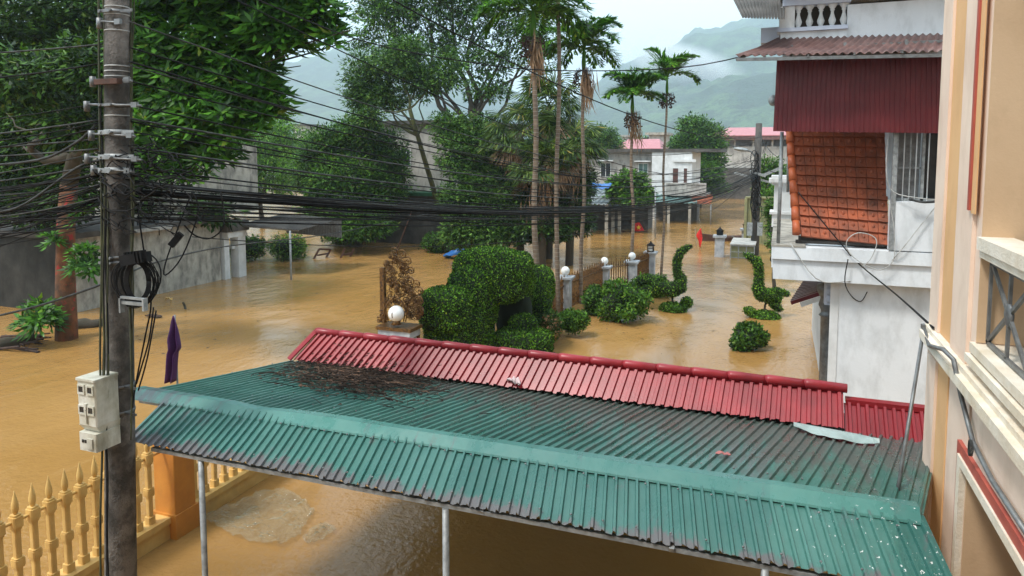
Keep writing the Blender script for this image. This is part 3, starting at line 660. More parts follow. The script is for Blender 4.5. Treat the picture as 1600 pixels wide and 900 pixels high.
# tile slope
TL, TR, BL, BR = PX(1238,207,HY+1.0), PX(1385,207,HY+1.0), PX(1252,368,HY-.05), PX(1388,382,HY-.05)
TL = TL + (TL-BL)*.25; TR = TR + (TR-BR)*.25
rows, cols = 13, 9; mb = MB(); dn = (BL-TL).normalized(); rt = (BR-BL).normalized(); nm = rt.cross(-dn).normalized()
if nm.z < 0: nm = -nm
for r in range(rows):
    for c in range(cols):
        u0, u1 = c/cols, (c+1)/cols; t0, t1 = r/rows, (r+1.12)/rows
        def q(u, t, h): return TL.lerp(TR, u).lerp(BL.lerp(BR, u), t) + nm*h
        j = random.uniform(-.003,.006); g = .012/ (cols*.3)
        off = (.5/cols) if r % 2 else 0
        us0, us1 = min(1.02,u0+off*0), min(1.02,u1+off*0)
        mb.hexa([q(us0+.002,t1,.008+j),q(us1-.002,t1,.008+j),q(us1-.002,t0,-.02),q(us0+.002,t0,-.02),q(us0+.002,t1,.070+j*2),q(us1-.002,t1,.052+j),q(us1-.002,t0,.0),q(us0+.002,t0,.018)])
        cc = q((us0+us1)/2, t0*.45+t1*.55, .034+j); mb.ball(cc+nm*.012, .028,.022,.05, nu=6, nv=4)
mb.extr([TL-nm*.03,TR-nm*.03,BR-nm*.03,BL-nm*.03], -nm*.05)
mb.build('tile_slope', M['tile'], wh)
mb = MB(); a0 = TL + V(-.05,-.02,.05); a1 = BL + V(-.09,-.06,.06)
for k in range(10):
    p0 = a0.lerp(a1, k/10); p1_ = a0.lerp(a1, (k+1.1)/10); mb.tube([p0, p1_], [.066,.082], 14)
mb.build('hip_tiles', M['tileridge'], wh)
mb = MB(); mb.extr([BL+V(-.05,.10,-.12), BR+V(.0,.10,-.12), BR+V(0,.10,-.02), BL+V(-.05,.10,-.02)], (0,.1,0)); mb.box(BL.x-.1,xb,HY+.0,HY+.12,PX(1208,380).z+.021,BL.z-.10); mb.build('tile_bed', M['concrete_dark'], wh)
# maroon screen
a0, a1, b0_, b1_ = PX(1208,205,HY-.55), PX(1500,208.5,HY-.55), PX(1214,92,HY-.5), PX(1500,84,HY-.5)
mb = MB(); nrib = 37; vs = []; prof = ((0,0),(.62,0),(.70,1),(.84,1),(.92,0))
colsx = [((k+t)/nrib, h) for k in range(nrib) for t, h in prof] + [(1,0)]
for t, h in colsx:
    for P_, Q_ in ((a0,a1),(b0_,b1_)): vs.append(P_.lerp(Q_, t) + V(0,-h*.022,0))
mb.add(vs, [(i*2,(i+1)*2,(i+1)*2+1,i*2+1) for i in range(len(colsx)-1)])
solid(mb.build('sheet_screen', M['siding'], wh), .003)
mb = MB(); mb.bar(a0+V(0,.05,.05), a1+V(0,.05,.05), .04,.04); mb.bar(b0_+V(.3,.05,-.03), b1_+V(0,.05,-.03), .04,.04)
for x in (a0.x+.28, a0.x+1.2, a0.x+2.2): mb.bar((x,HY-.45,a0.z),(x,HY-.45,b0_.z+.25),.05,.05)
mb.bar((a0.x+.1,HY-.4,b0_.z+.18),(4,HY-.4,b0_.z+.2),.05,.05); mb.build('screen_frame', M['steel'], wh)
# corrugated brown awning above
fl, fr_, bl_, br_ = PX(1149,87,HY-1.15), PX(1500,79,HY-1.0), PX(1216,60,HY-.02), PX(1500,52,HY-.02)
mb = MB(); vs = []; nw = 26
for i in range(nw*8+1):
    t = i/(nw*8); h = math.cos(i/8*2*math.pi)*.022
    for s in (0,.5,1): vs.append(fl.lerp(fr_, t).lerp(bl_.lerp(br_, t), s) + V(0,0,h - (.03 if s == .5 else 0)))
mb.add(vs, [(i*3+j,(i+1)*3+j,(i+1)*3+j+1,i*3+j+1) for i in range(nw*8) for j in (0,1)], True)
solid(mb.build('awning_sheet', M['awning'], wh), .004)
mb = MB(); mb.bar(fl+V(.02,.02,-.07), fr_+V(0,.02,-.07), .03,.06); mb.bar(fl+V(.02,.02,-.07), bl_+V(0,0,-.07), .03,.05)
for k in range(5): P_ = (fl+V(.5+.75*k,.03,-.06)); mb.bar(P_, V(P_.x, HY-.02, P_.z+.15), .03,.05)
mb.build('awning_frame', M['steel'], wh)
# upper wall under and above the awning
zA = PX(1300,60).z; zTop = PX(1400,-60).z
mb = MB(); mb.box(SL+.05,8,HY,HY+.15,zW+1.0,zA+.0); mb.box(PX(1325,0).x,8,HY+.01,HY+.16,zA+.001,PX(1400,2).z); mb.box(SL-.0,PX(1325,0).x-.001,HY-.03,HY+.2,zA+.001,PX(1260,46).z)
mb.box(SL+.05,SL+.2,HY+.151,20,zW+1.0,zA); mb.build('upper_wall', M['white'], wh)
mb = MB(); mb.box(SL-.06,PX(1325,0).x+.01,HY-.1,HY+.3,PX(1260,49).z,PX(1260,43).z); mb.box(PX(1240,5).x-.2,PX(1325,5).x+.05,HY-.06,HY+.22,PX(1260,8).z,PX(1260,-3).z)
mb.box(PX(1218,40).x-.35,PX(1218,40).x-.002,HY+.3,HY+.8,PX(1218,62).z,PX(1218,38).z); mb.build('moulding', M['bluewhite'], wh)
bx0, bx1 = PX(1243,20).x, PX(1325,20).x; z0, z1 = PX(1260,43).z, PX(1260,8).z
mb = MB(); mb.box(PX(1218,30).x,bx0-.01,HY,HY+.2,z0+.001,z1-.001); mb.build('balustrade_pier', M['whitetrim'], wh)
for k in range(5):
    x = bx0 + (k+.28)*(bx1-bx0)/4.6; hgt = (z1-z0)-.002; m2 = MB()
    m2.lathe((x,HY+.09,z0+.001), [(.06,0),(.06,.04*hgt),(.035,.07*hgt),(.06,.2*hgt),(.068,.3*hgt),(.045,.45*hgt),(.028,.6*hgt),(.028,.7*hgt),(.045,.76*hgt),(.035,.8*hgt),(.055,.86*hgt),(.075,.94*hgt),(.095,hgt)], 14); m2.build('baluster', M['whitetrim'], wh)
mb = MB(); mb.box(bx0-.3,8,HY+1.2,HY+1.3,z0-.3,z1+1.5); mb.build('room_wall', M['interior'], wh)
# top roof eave at the frame's upper edge
mb = MB(); e = [PX(1146,-2,HY-.6), PX(1160,27,HY-.6), PX(1218,30,HY-.2), PX(1219,-6,HY-.2)]
ribbed(mb, PX(1160,28,HY-.9), PX(1226,30,HY-.9), PX(1140,-12,HY+2), PX(1226,-22,HY+2), 14, .03); solid(mb.build('eave_sheet', M['concrete_dark'], wh), .004)
mb = MB(); mb.box(PX(1219,0).x,8,HY-.5,22,PX(1300,-25).z,PX(1300,-12).z); mb.build('roof_slab', M['concrete'], wh)
# neighbour pedestal with mouldings standing behind the slab
pz = at(1222,330,19.5); mb = MB(); px_, py_ = pz.x+.1, pz.y
for a, z0, z1 in ((.36,3.6,3.95),(.42,3.95,4.02),(.32,4.02,4.75),(.38,4.75,4.82),(.46,4.82,4.92),(.40,4.92,5.0)): mb.box(px_-a,px_+a,py_-a,py_+a,z0,z1,bev=.01)
mb.build('corner_pedestal', M['whitetrim'], wh)
# slim flag post on the slab
mb = MB(); mb.tube([PX(1216,380,HY-.15), PX(1222,206,HY-.15)], .035, 10); mb.tube([PX(1231,300,HY+1.4), PX(1232,206,HY+1.4)], .03, 8); mb.build('slab_post', M['galv'], wh)
mb = MB(); mb.ball(PX(1208,157,HY-.2), .09,.09,.11, nu=12, nv=8); mb.build('wall_lamp', M['galv'], wh)
# porch roof and column below the slab
pr = MB(); pa, pb_, pc, pd = PX(1235,473,17.2), PX(1250,433,19.2), PX(1300,440,19.2), PX(1296,455,16.8)
ribbed(pr, PX(1236,474,17.0), PX(1262,432,20.0), PX(1298,452,17.0), PX(1304,440,20.0), 14, .04)
solid(pr.build('porch_tiles', M['awning'], wh), .03)
mb = MB(); mb.bar(PX(1236,473,17.0), PX(1298,453,16.95), .10,.08); mb.build('porch_ridge', M['siding'], wh)
mb = MB(); mb.bar(PX(1251,476,16.8), PX(1297,461,16.75), .05,.10); mb.build('porch_fascia', M['whitetrim'], wh)
mb = MB(); cc = PX(1294,500,15.9); 
mb.lathe((cc.x,cc.y,0), [(.14,-1),(.14,1.6),(.15,2.2),(.19,2.23),(.15,2.28),(.15,2.34),(.20,2.45),(.16,2.6),(.22,2.72),(.24,2.78),(.24,2.86),(.13,2.9),(.13,zs)], 20); mb.build('column', M['steel'], wh)
mb = MB(); cb = PX(1297,450,15.3); mb.box(cb.x-.10,cb.x+.08,15.2,15.5,zs-.55,zs-.01,bev=.03)
for k in range(3): mb.ball((cb.x-.02,15.19,zs-.12-.16*k), .07,.03,.07, nu=12, nv=8)
mb.build('scroll_bracket', M['bluewhite'], wh)
# cables lying on the white house
def cable(name, pts, r, mat, label, group=None, cat='cable', seg=6, sub=4):
    P = [Vector(p) for p in pts]
    if len(P) > 2 and sub > 1:   # smooth the path
        Q = []
        for i in range(len(P)-1):
            p0, p1, p2, p3 = P[max(i-1,0)], P[i], P[i+1], P[min(i+2,len(P)-1)]
            for k in range(sub):
                t = k/sub; Q.append(.5*((2*p1)+(p2-p0)*t+(2*p0-5*p1+4*p2-p3)*t*t+(3*p1-p0-3*p2+p3)*t**3))
        P = Q + [P[-1]]
    mb = MB(); mb.tube(P, r, seg); return tag(mb.build(name, M[mat]), label, cat, group)
yw = HY-.42
cable('cable', [PX(1247,300,yw),PX(1320,388,yw),PX(1345,415,yw),PX(1400,460,12),ox(1458,512,1.35)], .012, 'black', 'black cable running from the clay tiles across the white wall to the peach cornice')
cable('cable', [PX(1466,318,yw),PX(1440,350,yw),PX(1400,400,yw),PX(1370,428,HY-.05),PX(1320,440,HY-.35),PX(1275,435,yw),PX(1235,380,yw)], .010, 'palecable', 'pale loose cable sagging across the white house balcony front')
cable('cable', [PX(1387,215,yw),PX(1385,270,yw),PX(1396,300,yw),PX(1440,310,yw-.1),PX(1470,312,yw-.1)], .009, 'palecable', 'pale wire hanging down the post between the clay tiles and barred window')
cable('cable', [PX(1390,315,yw),PX(1397,360,yw),PX(1396,405,yw),PX(1375,422,yw),PX(1345,410,yw),PX(1325,392,yw),PX(1324,375,yw),PX(1340,364,yw),PX(1362,368,yw),PX(1370,380,yw),PX(1360,405,yw),PX(1345,418,yw)], .008, 'palecable', 'pale wire curled in a loop over the balcony front below the clay tiles')
cable('cable', [PX(1325,405,yw),PX(1320,440,HY-.4),PX(1330,462,HY-.05),PX(1345,471,HY-.04),PX(1355,456,HY-.06)], .010, 'black', 'short cut black cable end dangling on the white house wall')
cable('cable', [PX(1420,311,yw-.1),PX(1445,316,yw-.1),PX(1480,313,yw-.1)], .022, 'greycable', 'grey cable lying along the window ledge of the white house')
# ================================================================== FAR BUILDINGS
def bld(name, label, loc, cat='building'): return empty(name, loc, label, cat)
def win(root, x0, x1, y, z0, z1, pane='window', hood=False, frame='whitetrim', bars=2):
    m = MB(); f = .06
    m.box(x0,x1,y-.05,y-.001,z0,z0+f); m.box(x0,x1,y-.05,y-.001,z1-f,z1); m.box(x0,x0+f,y-.05,y-.001,z0+f,z1-f); m.box(x1-f,x1,y-.05,y-.001,z0+f,z1-f)
    for k in range(1,bars): xx = x0+(x1-x0)*k/bars; m.box(xx-.02,xx+.02,y-.04,y-.0012,z0+f,z1-f)
    if hood: m.box(x0-.25,x1+.25,y-.5,y-.001,z1+.12,z1+.22)
    o = m.build('window', M[frame], root); m = MB(); m.box(x0+f,x1-f,y-.02,y-.0015,z0+f,z1-f); m.build('pane', M[pane], o)
# long grey house with white balcony
d = 62; A = at(922,235,d); B = at(1027,235,d); Cc = at(1088,236,d); yy = A.y; T = A.z
g = bld('long_house', 'long stained grey flat roofed house with a white balcony bay, behind the palms', (A.x, yy, 0))
mb = MB(); mb.box(A.x-6,B.x,yy,yy+9,-1,T-.15); mb.build('wall', M['concrete_pale'], g)
mb = MB(); mb.box(A.x-6.2,Cc.x+2.2,yy-.7,yy+9.2,T-.149,T+.12); mb.build('roof_slab', M['concrete_dark'], g)
mb = MB(); mb.box(B.x+.002,oy(1083,240,yy).x,yy-.6,yy+6,-1,T-.151); mb.build('white_bay', M['whitetrim'], g)
def wy(px, py, Y): p = oy(px, py, Y); return p.x, p.z
def winpx(root, x0, x1, y0, y1, Y, **k): a = wy(x0,y1,Y); b_ = wy(x1,y0,Y); win(root, a[0], b_[0], Y, a[1], b_[1], **k)
winpx(g, 938, 955, 254, 277, yy, hood=True, pane='window'); winpx(g, 997, 1013, 255, 275, yy, hood=True, pane='greenroof'); 
winpx(g, 1050, 1061, 262, 288, yy-.6, pane='shutter', bars=1); winpx(g, 1067, 1075, 262, 288, yy-.6, pane='shutter', bars=1)
a = wy(1055,251,yy-.62); mb = MB(); mb.box(a[0]-.1,a[0]+1.7,yy-.75,yy-.601,a[1]-.1,a[1]+.12); mb.build('sign_board', M['whitetrim'], g)
a = wy(1040,303,yy-1.6); b_ = wy(1104,286,yy-1.6); bal = MB()
bal.box(a[0],b_[0],yy-1.8,yy+2,a[1]-.12,a[1]+.05); bal.box(a[0],b_[0],yy-1.8,yy-1.7,b_[1]-.14,b_[1]); 
nP = 4
for k in range(nP+1): xx = a[0]+(b_[0]-a[0]-.15)*k/nP; bal.box(xx,xx+.15,yy-1.79,yy-1.69,a[1]+.05,b_[1]-.14)
for k in range(nP): 
    xx = a[0]+(b_[0]-a[0]-.15)*(k+.5)/nP+.07; bal.cbox((xx,yy-1.74,(a[1]+b_[1])/2-.03), .42,.06,.42, Matrix.Rotation(.785,3,'Y')); bal.box(xx-.4,xx+.4,yy-1.73,yy-1.71,a[1]+.05,b_[1]-.14)
bal.build('balcony', M['concrete_pale'], g)
# warehouse with pink roof and open loft
d = 88; A = at(1118,212,d); B = at(1225,212,d); yy = A.y
g = bld('warehouse', 'long building with pale pink metal roof over an open loft and dark lower wall', (A.x, yy, 0))
z1, z2, z3 = oy(1150,229,yy).z, oy(1150,262,yy).z, A.z
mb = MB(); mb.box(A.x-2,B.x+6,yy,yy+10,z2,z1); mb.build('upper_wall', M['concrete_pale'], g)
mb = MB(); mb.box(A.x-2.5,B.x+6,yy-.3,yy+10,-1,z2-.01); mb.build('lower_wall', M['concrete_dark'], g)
mb = MB(); mb.hexa([V(A.x-.4,yy-1,z3-.1),V(B.x+6.5,yy-1,z3-.1),V(B.x+6.5,yy+11,z3-.1),V(A.x-.4,yy+11,z3-.1),V(A.x-.4,yy-1,z3),V(B.x+6.5,yy-1,z3),V(B.x+6.5,yy+5,z3+1.15),V(A.x+1.2,yy+5,z3+1.15)]); mb.build('roof', M['pinkroof'], g)
mb = MB(); mb.box(A.x-.2,B.x+6,yy-.9,yy-.8,z3-.55,z3-.101)
mb.build('roof_beam', M['awning'], g)
mb = MB()
for k in range(7): mb.box(A.x+k*2.2,A.x+k*2.2+.2,yy+.1,yy+.3,z1+.002,z3-.101)
mb.box(A.x,B.x+6,yy+5,yy+5.1,z1+.002,z3-.101); mb.build('loft_post', M['concrete_pale'], g)
# pink roofed house behind long house
d = 92; A = at(958,232,d); B = at(1037,232,d)
g = bld('pink_roof_house', 'far house with a low pale pink roof above the long grey house roofline', (A.x,A.y,0))
mb = MB(); mb.hexa([V(A.x,A.y,A.z-.1),V(B.x,A.y,A.z-.1),V(B.x,A.y+9,A.z-.1),V(A.x,A.y+9,A.z-.1),V(A.x,A.y,A.z),V(B.x,A.y,A.z),V(B.x-1,A.y+5,A.z+1.3),V(A.x+1,A.y+5,A.z+1.3)]); mb.build('roof', M['pinkroof'], g)
mb = MB(); mb.box(A.x+.3,B.x-.3,A.y+.5,A.y+8,-1,A.z-.1); mb.build('wall', M['concrete_pale'], g)
for (x0,x1,y0,y1,d,lab,rf) in ((1014,1038,207,236,110,'small grey concrete rooftop room far behind the pink roof','concrete'),(972,990,211,240,150,'tiny white far house on the horizon left of the concrete rooftop room','concrete_pale'),(458,482,194,225,150,'small white far house with a dark flat roof among the trees','concrete_dark')):
    A = at(x0,y0,d); B = at(x1,y1,d); g = bld('far_house', lab, (A.x,A.y,0)); mb = MB(); mb.box(A.x,B.x,A.y,A.y+6,-1,A.z-.4); mb.build('wall', M['concrete_pale'], g); mb = MB(); mb.box(A.x-.5,B.x+.5,A.y-.5,A.y+6.5,A.z-.39,A.z); mb.build('roof', M[rf], g)
    win(g, A.x+(B.x-A.x)*.3, A.x+(B.x-A.x)*.6, A.y, A.z-2.2, A.z-1)
A = at(480,212,90); B = at(516,226,90); g = bld('tiled_house', 'far house with a red tiled roof peeping through the trees', (A.x,A.y,0)); mb = MB()
mb.hexa([V(A.x,A.y,B.z),V(B.x,A.y,B.z),V(B.x,A.y+6,B.z),V(A.x,A.y+6,B.z),V(A.x+.8,A.y+2.5,A.z),V(B.x-.8,A.y+2.5,A.z),V(B.x-.8,A.y+3.5,A.z),V(A.x+.8,A.y+3.5,A.z)]); mb.build('roof', M['tile'], g); mb = MB(); mb.box(A.x+.3,B.x-.3,A.y+.3,A.y+5,-1,B.z-.001); mb.build('wall', M['concrete_pale'], g)
# grey house behind the trees
d = 46; A = at(560,190,d); B = at(705,190,d); yy = A.y
g = bld('grey_house', 'tall blank grey house behind the trees with a black roof edge and green ledge', (A.x, yy, 0))
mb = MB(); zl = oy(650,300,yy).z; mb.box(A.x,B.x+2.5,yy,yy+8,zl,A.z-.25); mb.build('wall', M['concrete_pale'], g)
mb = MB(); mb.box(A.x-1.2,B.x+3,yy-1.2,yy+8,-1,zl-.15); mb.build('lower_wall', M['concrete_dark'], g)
mb = MB(); mb.box(A.x-.3,B.x+2.8,yy-.3,yy+8.3,A.z-.249,A.z); mb.build('roof_slab', M['concrete_dark'], g)
mb = MB(); mb.box(A.x-1.4,B.x+3.2,yy-1.4,yy-.001,zl-.149,zl+.05); mb.build('green_ledge', pm('green_paint',(.03,.14,.07),None,3,.7,.1), g)
winpx(g, 622, 642, 232, 262, yy, pane='window', bars=3)
# green sheet sheds on the far bank
def shed(label, x0, x1, ytop, yeave, d, dep, mat, posts, name='shed', wall='concrete_dark'):
    A = at(x0,yeave,d); B = at(x1,yeave,d); Tz = at((x0+x1)/2,ytop,d+dep).z; g = bld(name, label, (A.x,A.y,0), 'shed')
    mb = MB(); ribbed(mb, (A.x,A.y,A.z),(B.x,A.y,A.z),(A.x,A.y+dep,Tz),(B.x,A.y+dep,Tz), max(6,int((B.x-A.x)/.3)), .05); solid(mb.build('roof_sheet', M[mat], g), .03)
    mb = MB(); mb.box(A.x+.3,B.x-.3,A.y+dep*.6,A.y+dep,-1,A.z+.2*(Tz-A.z)); mb.build('back_wall', M[wall], g)
    for px in posts:
        p = oy(px, yeave, A.y+.3); mb = MB(); mb.box(p.x-.10,p.x+.10,A.y+.2,A.y+.40,-1,A.z+.02); mb.build('post', M['concrete'], g)
    return g
shed('green and grey sheet roofed shed behind the first palms with pale posts', 880, 952, 289, 318, 49, 7, 'greyroof', (893, 921, 948))
shed('low dim shed with a rusty grey edge between two green roofs', 946, 1012, 302, 325, 50, 5, 'greenroof', (958, 968))
shed('green roofed shed below the white balcony bay', 1008, 1092, 296, 316, 57, 5, 'greenroof', (1013, 1045, 1078))
A = at(1078,318,56); B = at(1112,306,56); g = bld('small_awning','small rust red awning at the right end of the far bank sheds',(A.x,A.y,0),'awning'); mb = MB(); ribbed(mb,(A.x,A.y,A.z),(B.x,A.y,A.z),(A.x,A.y+2,B.z),(B.x,A.y+2,B.z),12,.04); solid(mb.build('awning_sheet',M['tile'],g),.02); mb = MB(); mb.tube([(B.x,A.y+.1,-.5),(B.x,A.y+.1,A.z)],.05,8); mb.build('post',M['steel'],g)
mb = MB(); vs = []; A = at(912,294,48); 
for i in range(13):
    for j in range(6): vs.append(A + V(i/12*1.7, j/5*1.2, .16*noise.noise(V(i*.5,j*.6,3)) + j*.06))
mb.add(vs,[(i*6+j,(i+1)*6+j,(i+1)*6+j+1,i*6+j+1) for i in range(12) for j in range(5)],True); tag(solid(mb.build('roof_tarp',M['bluetarp']),.03),'crumpled blue tarp lying on the grey sheet shed roof','tarp')
# left yard building, wall and gate
g = bld('yard_building', 'stained concrete building wall beside the flooded road on the left', (-22.8, 20, 0))
P0 = oz(115,485); P1 = oz(350,440); WXL = (P0.x+P1.x)/2
zt_ = ox(330,343,WXL).z
mb = MB(); mb.box(-40,WXL,P0.y-.4,P1.y+.3,-1,zt_-.1); mb.build('wall', M['concrete'], g)
mb = MB(); mb.box(-40,WXL+.25,P0.y-.6,P1.y+.5,zt_-.099,zt_+.1); mb.build('coping', M['concrete_dark'], g)
q0 = ox(214,352,WXL); q1 = ox(246,338,WXL); mb = MB(); mb.box(WXL+.001,WXL+.06,q0.y,q1.y,q0.z-.1,q1.z+.1); mb.build('vent_window', M['window'], g)
mb = MB(); mb.box(WXL+.001,WXL+.35,q0.y-.4,q1.y+.4,q0.z-.25,q0.z-.12); mb.build('ledge', M['concrete_pale'], g)
mb = MB(); q0 = ox(270,345,WXL-.6); mb.box(-30,WXL-.6,q0.y,q0.y+5.2,zt_+.1,ox(320,226,WXL-.6).z); mb.build('upper_block', M['concrete'], g)
mb = MB(); mb.box(WXL-3,WXL+.1,P1.y+.52,P1.y+.56,-1,.5); 
mb = MB(); mb.box(-40,WXL-.02,P0.y-.46,P0.y-.401,-1,zt_-.101); mb.build('mossy_shade_face', M['moss_shade'], g)  # facing slab: moss plus the tree's shade, painted near-black
mb = MB(); mb.box(-46,-30,P0.y-6,P0.y-.61,-1,zt_+.3); mb.build('side_wall', M['concrete_dark'], g)
gt = bld('yard_gate', 'white painted gate porch with square columns at the end of the concrete wall', (WXL, P1.y+1.5, 0), 'gate')
gy0 = P1.y+.55; gy1 = oz(380,432).y; gz = oy(375,362,gy1).z
for (x,y,h) in ((WXL-.02,gy0+.0,.15),(WXL+.05,gy1,.23)):
    mb = MB(); mb.box(x-h,x+h,y-h,y+h,-1,gz-.2); mb.build('column', M['whitetrim'], gt)
mb = MB(); mb.box(WXL-.35,WXL+.3,gy0-.1,gy1+.3,gz-.199,gz+.06); mb.box(WXL-.15,WXL+.1,gy0+.371,gy1-.221,gz-.75,gz-.6); mb.build('beam', M['whitetrim'], gt)
mb = MB(); mb.box(WXL-1.6,WXL+.36,gy0-.2,gy1+.4,gz+.061,gz+.50); mb.build('porch_slab', M['concrete_dark'], gt)
# shed roof behind gate with a post
g = bld('lean_to', 'sagging lean-to roof with a thin post standing in the water behind the white gate', (-22.6,28.8,0), 'shed')
R0, R1 = at(385,350,32.5), at(478,357,32.3); mb = MB(); ribbed(mb, R0+V(0,-.6,.02), R1+V(0,-.6,-.02), R0+V(-.2,2.6,.22), R1+V(.2,2.6,.22), 20, .03); solid(mb.build('roof_sheet', M['concrete_dark'], g), .02)
mb = MB(); ribbed(mb, R0+V(0,2.8,-.7), R1+V(0,2.8,-.75), R0+V(0,2.8,.25), R1+V(0,2.8,.2), 34, .03); solid(mb.build('back_sheet', M['steel'], g), .02)
mb = MB(); p = at(461,400,31.5); mb.tube([(p.x,p.y-.3,-.6),(p.x,p.y-.3,R1.z+.02)], .045, 10); mb.tube([(R0.x,R0.y-.5,R0.z-.03),(R1.x,R1.y-.5,R1.z-.05)],.04,8); mb.build('post', M['galv'], g)
# ================================================================== STREET THINGS
# ornate gate pillar
GB = at(625,507,17.6); gp = empty('gate_pillar', (GB.x,GB.y,0), 'marble gate pillar carrying golden scroll ironwork and a white marble ball', 'gate pillar')
k_ = 17.6/F; hw = 31*k_
mb = MB(); mb.box(GB.x-hw*.82,GB.x+hw*.7,GB.y-hw*.45,GB.y+hw*.45,-1,GB.z-.28); mb.box(GB.x-hw*.95,GB.x+hw*.85,GB.y-hw*.55,GB.y+hw*.55,GB.z-.279,GB.z-.10); mb.build('shaft', M['marble'], gp)
mb = MB(); mb.box(GB.x-hw*1.05,GB.x+hw*.95,GB.y-hw*.62,GB.y+hw*.62,GB.z-.099,GB.z-.02); mb.box(GB.x-hw*.85,GB.x+hw*.73,GB.y-hw*.47,GB.y+hw*.47,GB.z-.33,GB.z-.2805)
for s in (-1,1): mb.box(GB.x+s*hw*.76-.04-.02,GB.x+s*hw*.76+.02,GB.y-hw*.52,GB.y-hw*.455,-1,GB.z-.331)
mb.build('gold_cap', M['gold'], gp)
bc = at(619,490,17.4); mb = MB(); mb.ball(bc, 12*k_*1.05, nu=28, nv=18); mb.build('marble_ball', M['glasswhite'], gp)
mb = MB(); mb.ball(bc+V(0,-.19,0), .018,.02,.075, nu=10, nv=8); mb.lathe(bc-V(0,0,.22), [(.13,-.05),(.10,0),(.12,.06)], 16); mb.build('ball_mount', M['gold'], gp)
def scroll(mb, c, r, a0, turns, th=.012, flip=1, tail=None):
    pts = []; n_ = 22
    for i in range(n_+1):
        t = i/n_; a = a0 + flip*turns*2*math.pi*t; rr = r*(1-t*.82)
        pts.append(c + _R*(math.cos(a)*rr) + V(0,0,math.sin(a)*rr) + V(0,.02*math.sin(i),0))
    mb.tube(pts, [th*(1-.4*i/n_) for i in range(n_+1)], 6)
    mb.ball(pts[-1], th*1.6, nu=8, nv=6)
mb = MB(); rs = random.Random(5)
# outline rises at left and falls to the right like a wing
for i in range(250):
    u = rs.random(); top = 392 + (u**1.0)*0
    x = 604 + u*52; topy = np.interp(x, [604,612,630,640,648,652,657], [398,388,398,430,452,460,452]); y = rs.uniform(topy+5, 497)
    if (x-619)**2 + (y-490)**2 < 15**2: continue
    c = at(x, y, 17.55 + rs.uniform(-.12,.12)); scroll(mb, c, rs.uniform(.045,.115), rs.uniform(0,6.28), rs.uniform(.8,1.5), rs.uniform(.008,.014), rs.choice((-1,1)))
for (x,y,r) in ((616,394,.12),(628,398,.12),(637,408,.11),(642,423,.10),(651,444,.10),(656,455,.10),(655,470,.11),(656,488,.11),(597,492,.12),(592,500,.08),(641,440,.12),(632,420,.13)):
    scroll(mb, at(x,y,17.5), r, 2.2, 1.35, .020, -1)
for s in (-1,1):
    for q in (0,1): mb.tube([bc+_R*(s*(.24-.05*q))+V(0,-.02,-.2), bc+_R*(s*(.30-.06*q))+V(0,-.02,.1), bc+_R*(s*(.14-.03*q))+V(0,-.02,.34), bc+_R*(s*.02)+V(0,-.02,.42+.05*q)], .016, 6)
mb.lathe(at(620,452,17.5), [(.02,-.1),(.07,-.06),(.04,-.02),(.10,.05),(.03,.12),(.012,.25)], 12)
mb.build('scroll_ironwork', M['gold'], gp)
mb = MB(); a = at(598,418,17.8); mb.box(a.x-.06,a.x+.06,a.y-.06,a.y+.06,GB.z-.02,a.z); a2 = at(652,520,17.9); mb.box(a2.x-.05,a2.x+.05,a2.y-.05,a2.y+.05,-1,at(652,508,17.9).z)
for k in range(5): mb.bar(at(599,425+k*16,17.75), at(612+k*3,415+k*16,17.7), .012,.012)
mb.build('gate_stile', M['gold'], gp)
mb = MB(); mb.tube([at(612,412,18.6), at(628,370,18.4), at(643,331,18.2)], [.022,.02,.016], 8); tag(mb.build('leaning_stick', M['wood']), 'thin brown stick leaning up out of the golden scroll ironwork', 'stick')
# topiary arch over a garden gate
ta = empty('topiary_arch', tuple(oz(760,560).xy)+(0,), 'huge clipped topiary arch like a curled animal, dark leaved, behind the red roof', 'topiary')
core = MB(); kk = 19/F
def lump(x, y, d, rx, ry, dep, e=.75): core.ball(at(x,y,d), rx*d/F, dep, ry*d/F, e=e, nu=28, nv=18, wob=.03)
lump(769,430,19.7,62,42,.66,.7); lump(738,470,19.4,38,55,.66,.75); lump(728,515,19.2,38,46,.70,.6); lump(816,440,20.6,17,46,.5,.8)
lump(698,484,18.6,40,34,.62,.6); lump(704,520,18.8,38,30,.6,.7)
lump(842,448,21.8,22,32,.5,.7); lump(836,472,21.4,24,34,.5,.8); inn = MB(); inn.ball(at(803,492,20.5),29*20.5/F,.4,48*20.5/F,e=.8); inn.build('arch_shade', M['core'], ta)  # dark solid set in the arch opening stands for its deep shade
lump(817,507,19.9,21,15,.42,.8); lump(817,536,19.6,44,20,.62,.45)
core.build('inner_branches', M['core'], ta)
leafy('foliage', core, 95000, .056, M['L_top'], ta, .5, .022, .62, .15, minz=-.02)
mb = MB(); a = at(767,540,20.0); mb.box(a.x-.1,a.x+.1,a.y-.1,a.y+.1,-1,at(767,440,20).z); a = at(786,500,21); mb.box(a.x-.15,a.x+.15,a.y-.1,a.y+.1,-1,at(786,470,21).z); mb.build('gate_post', M['marble'], ta)
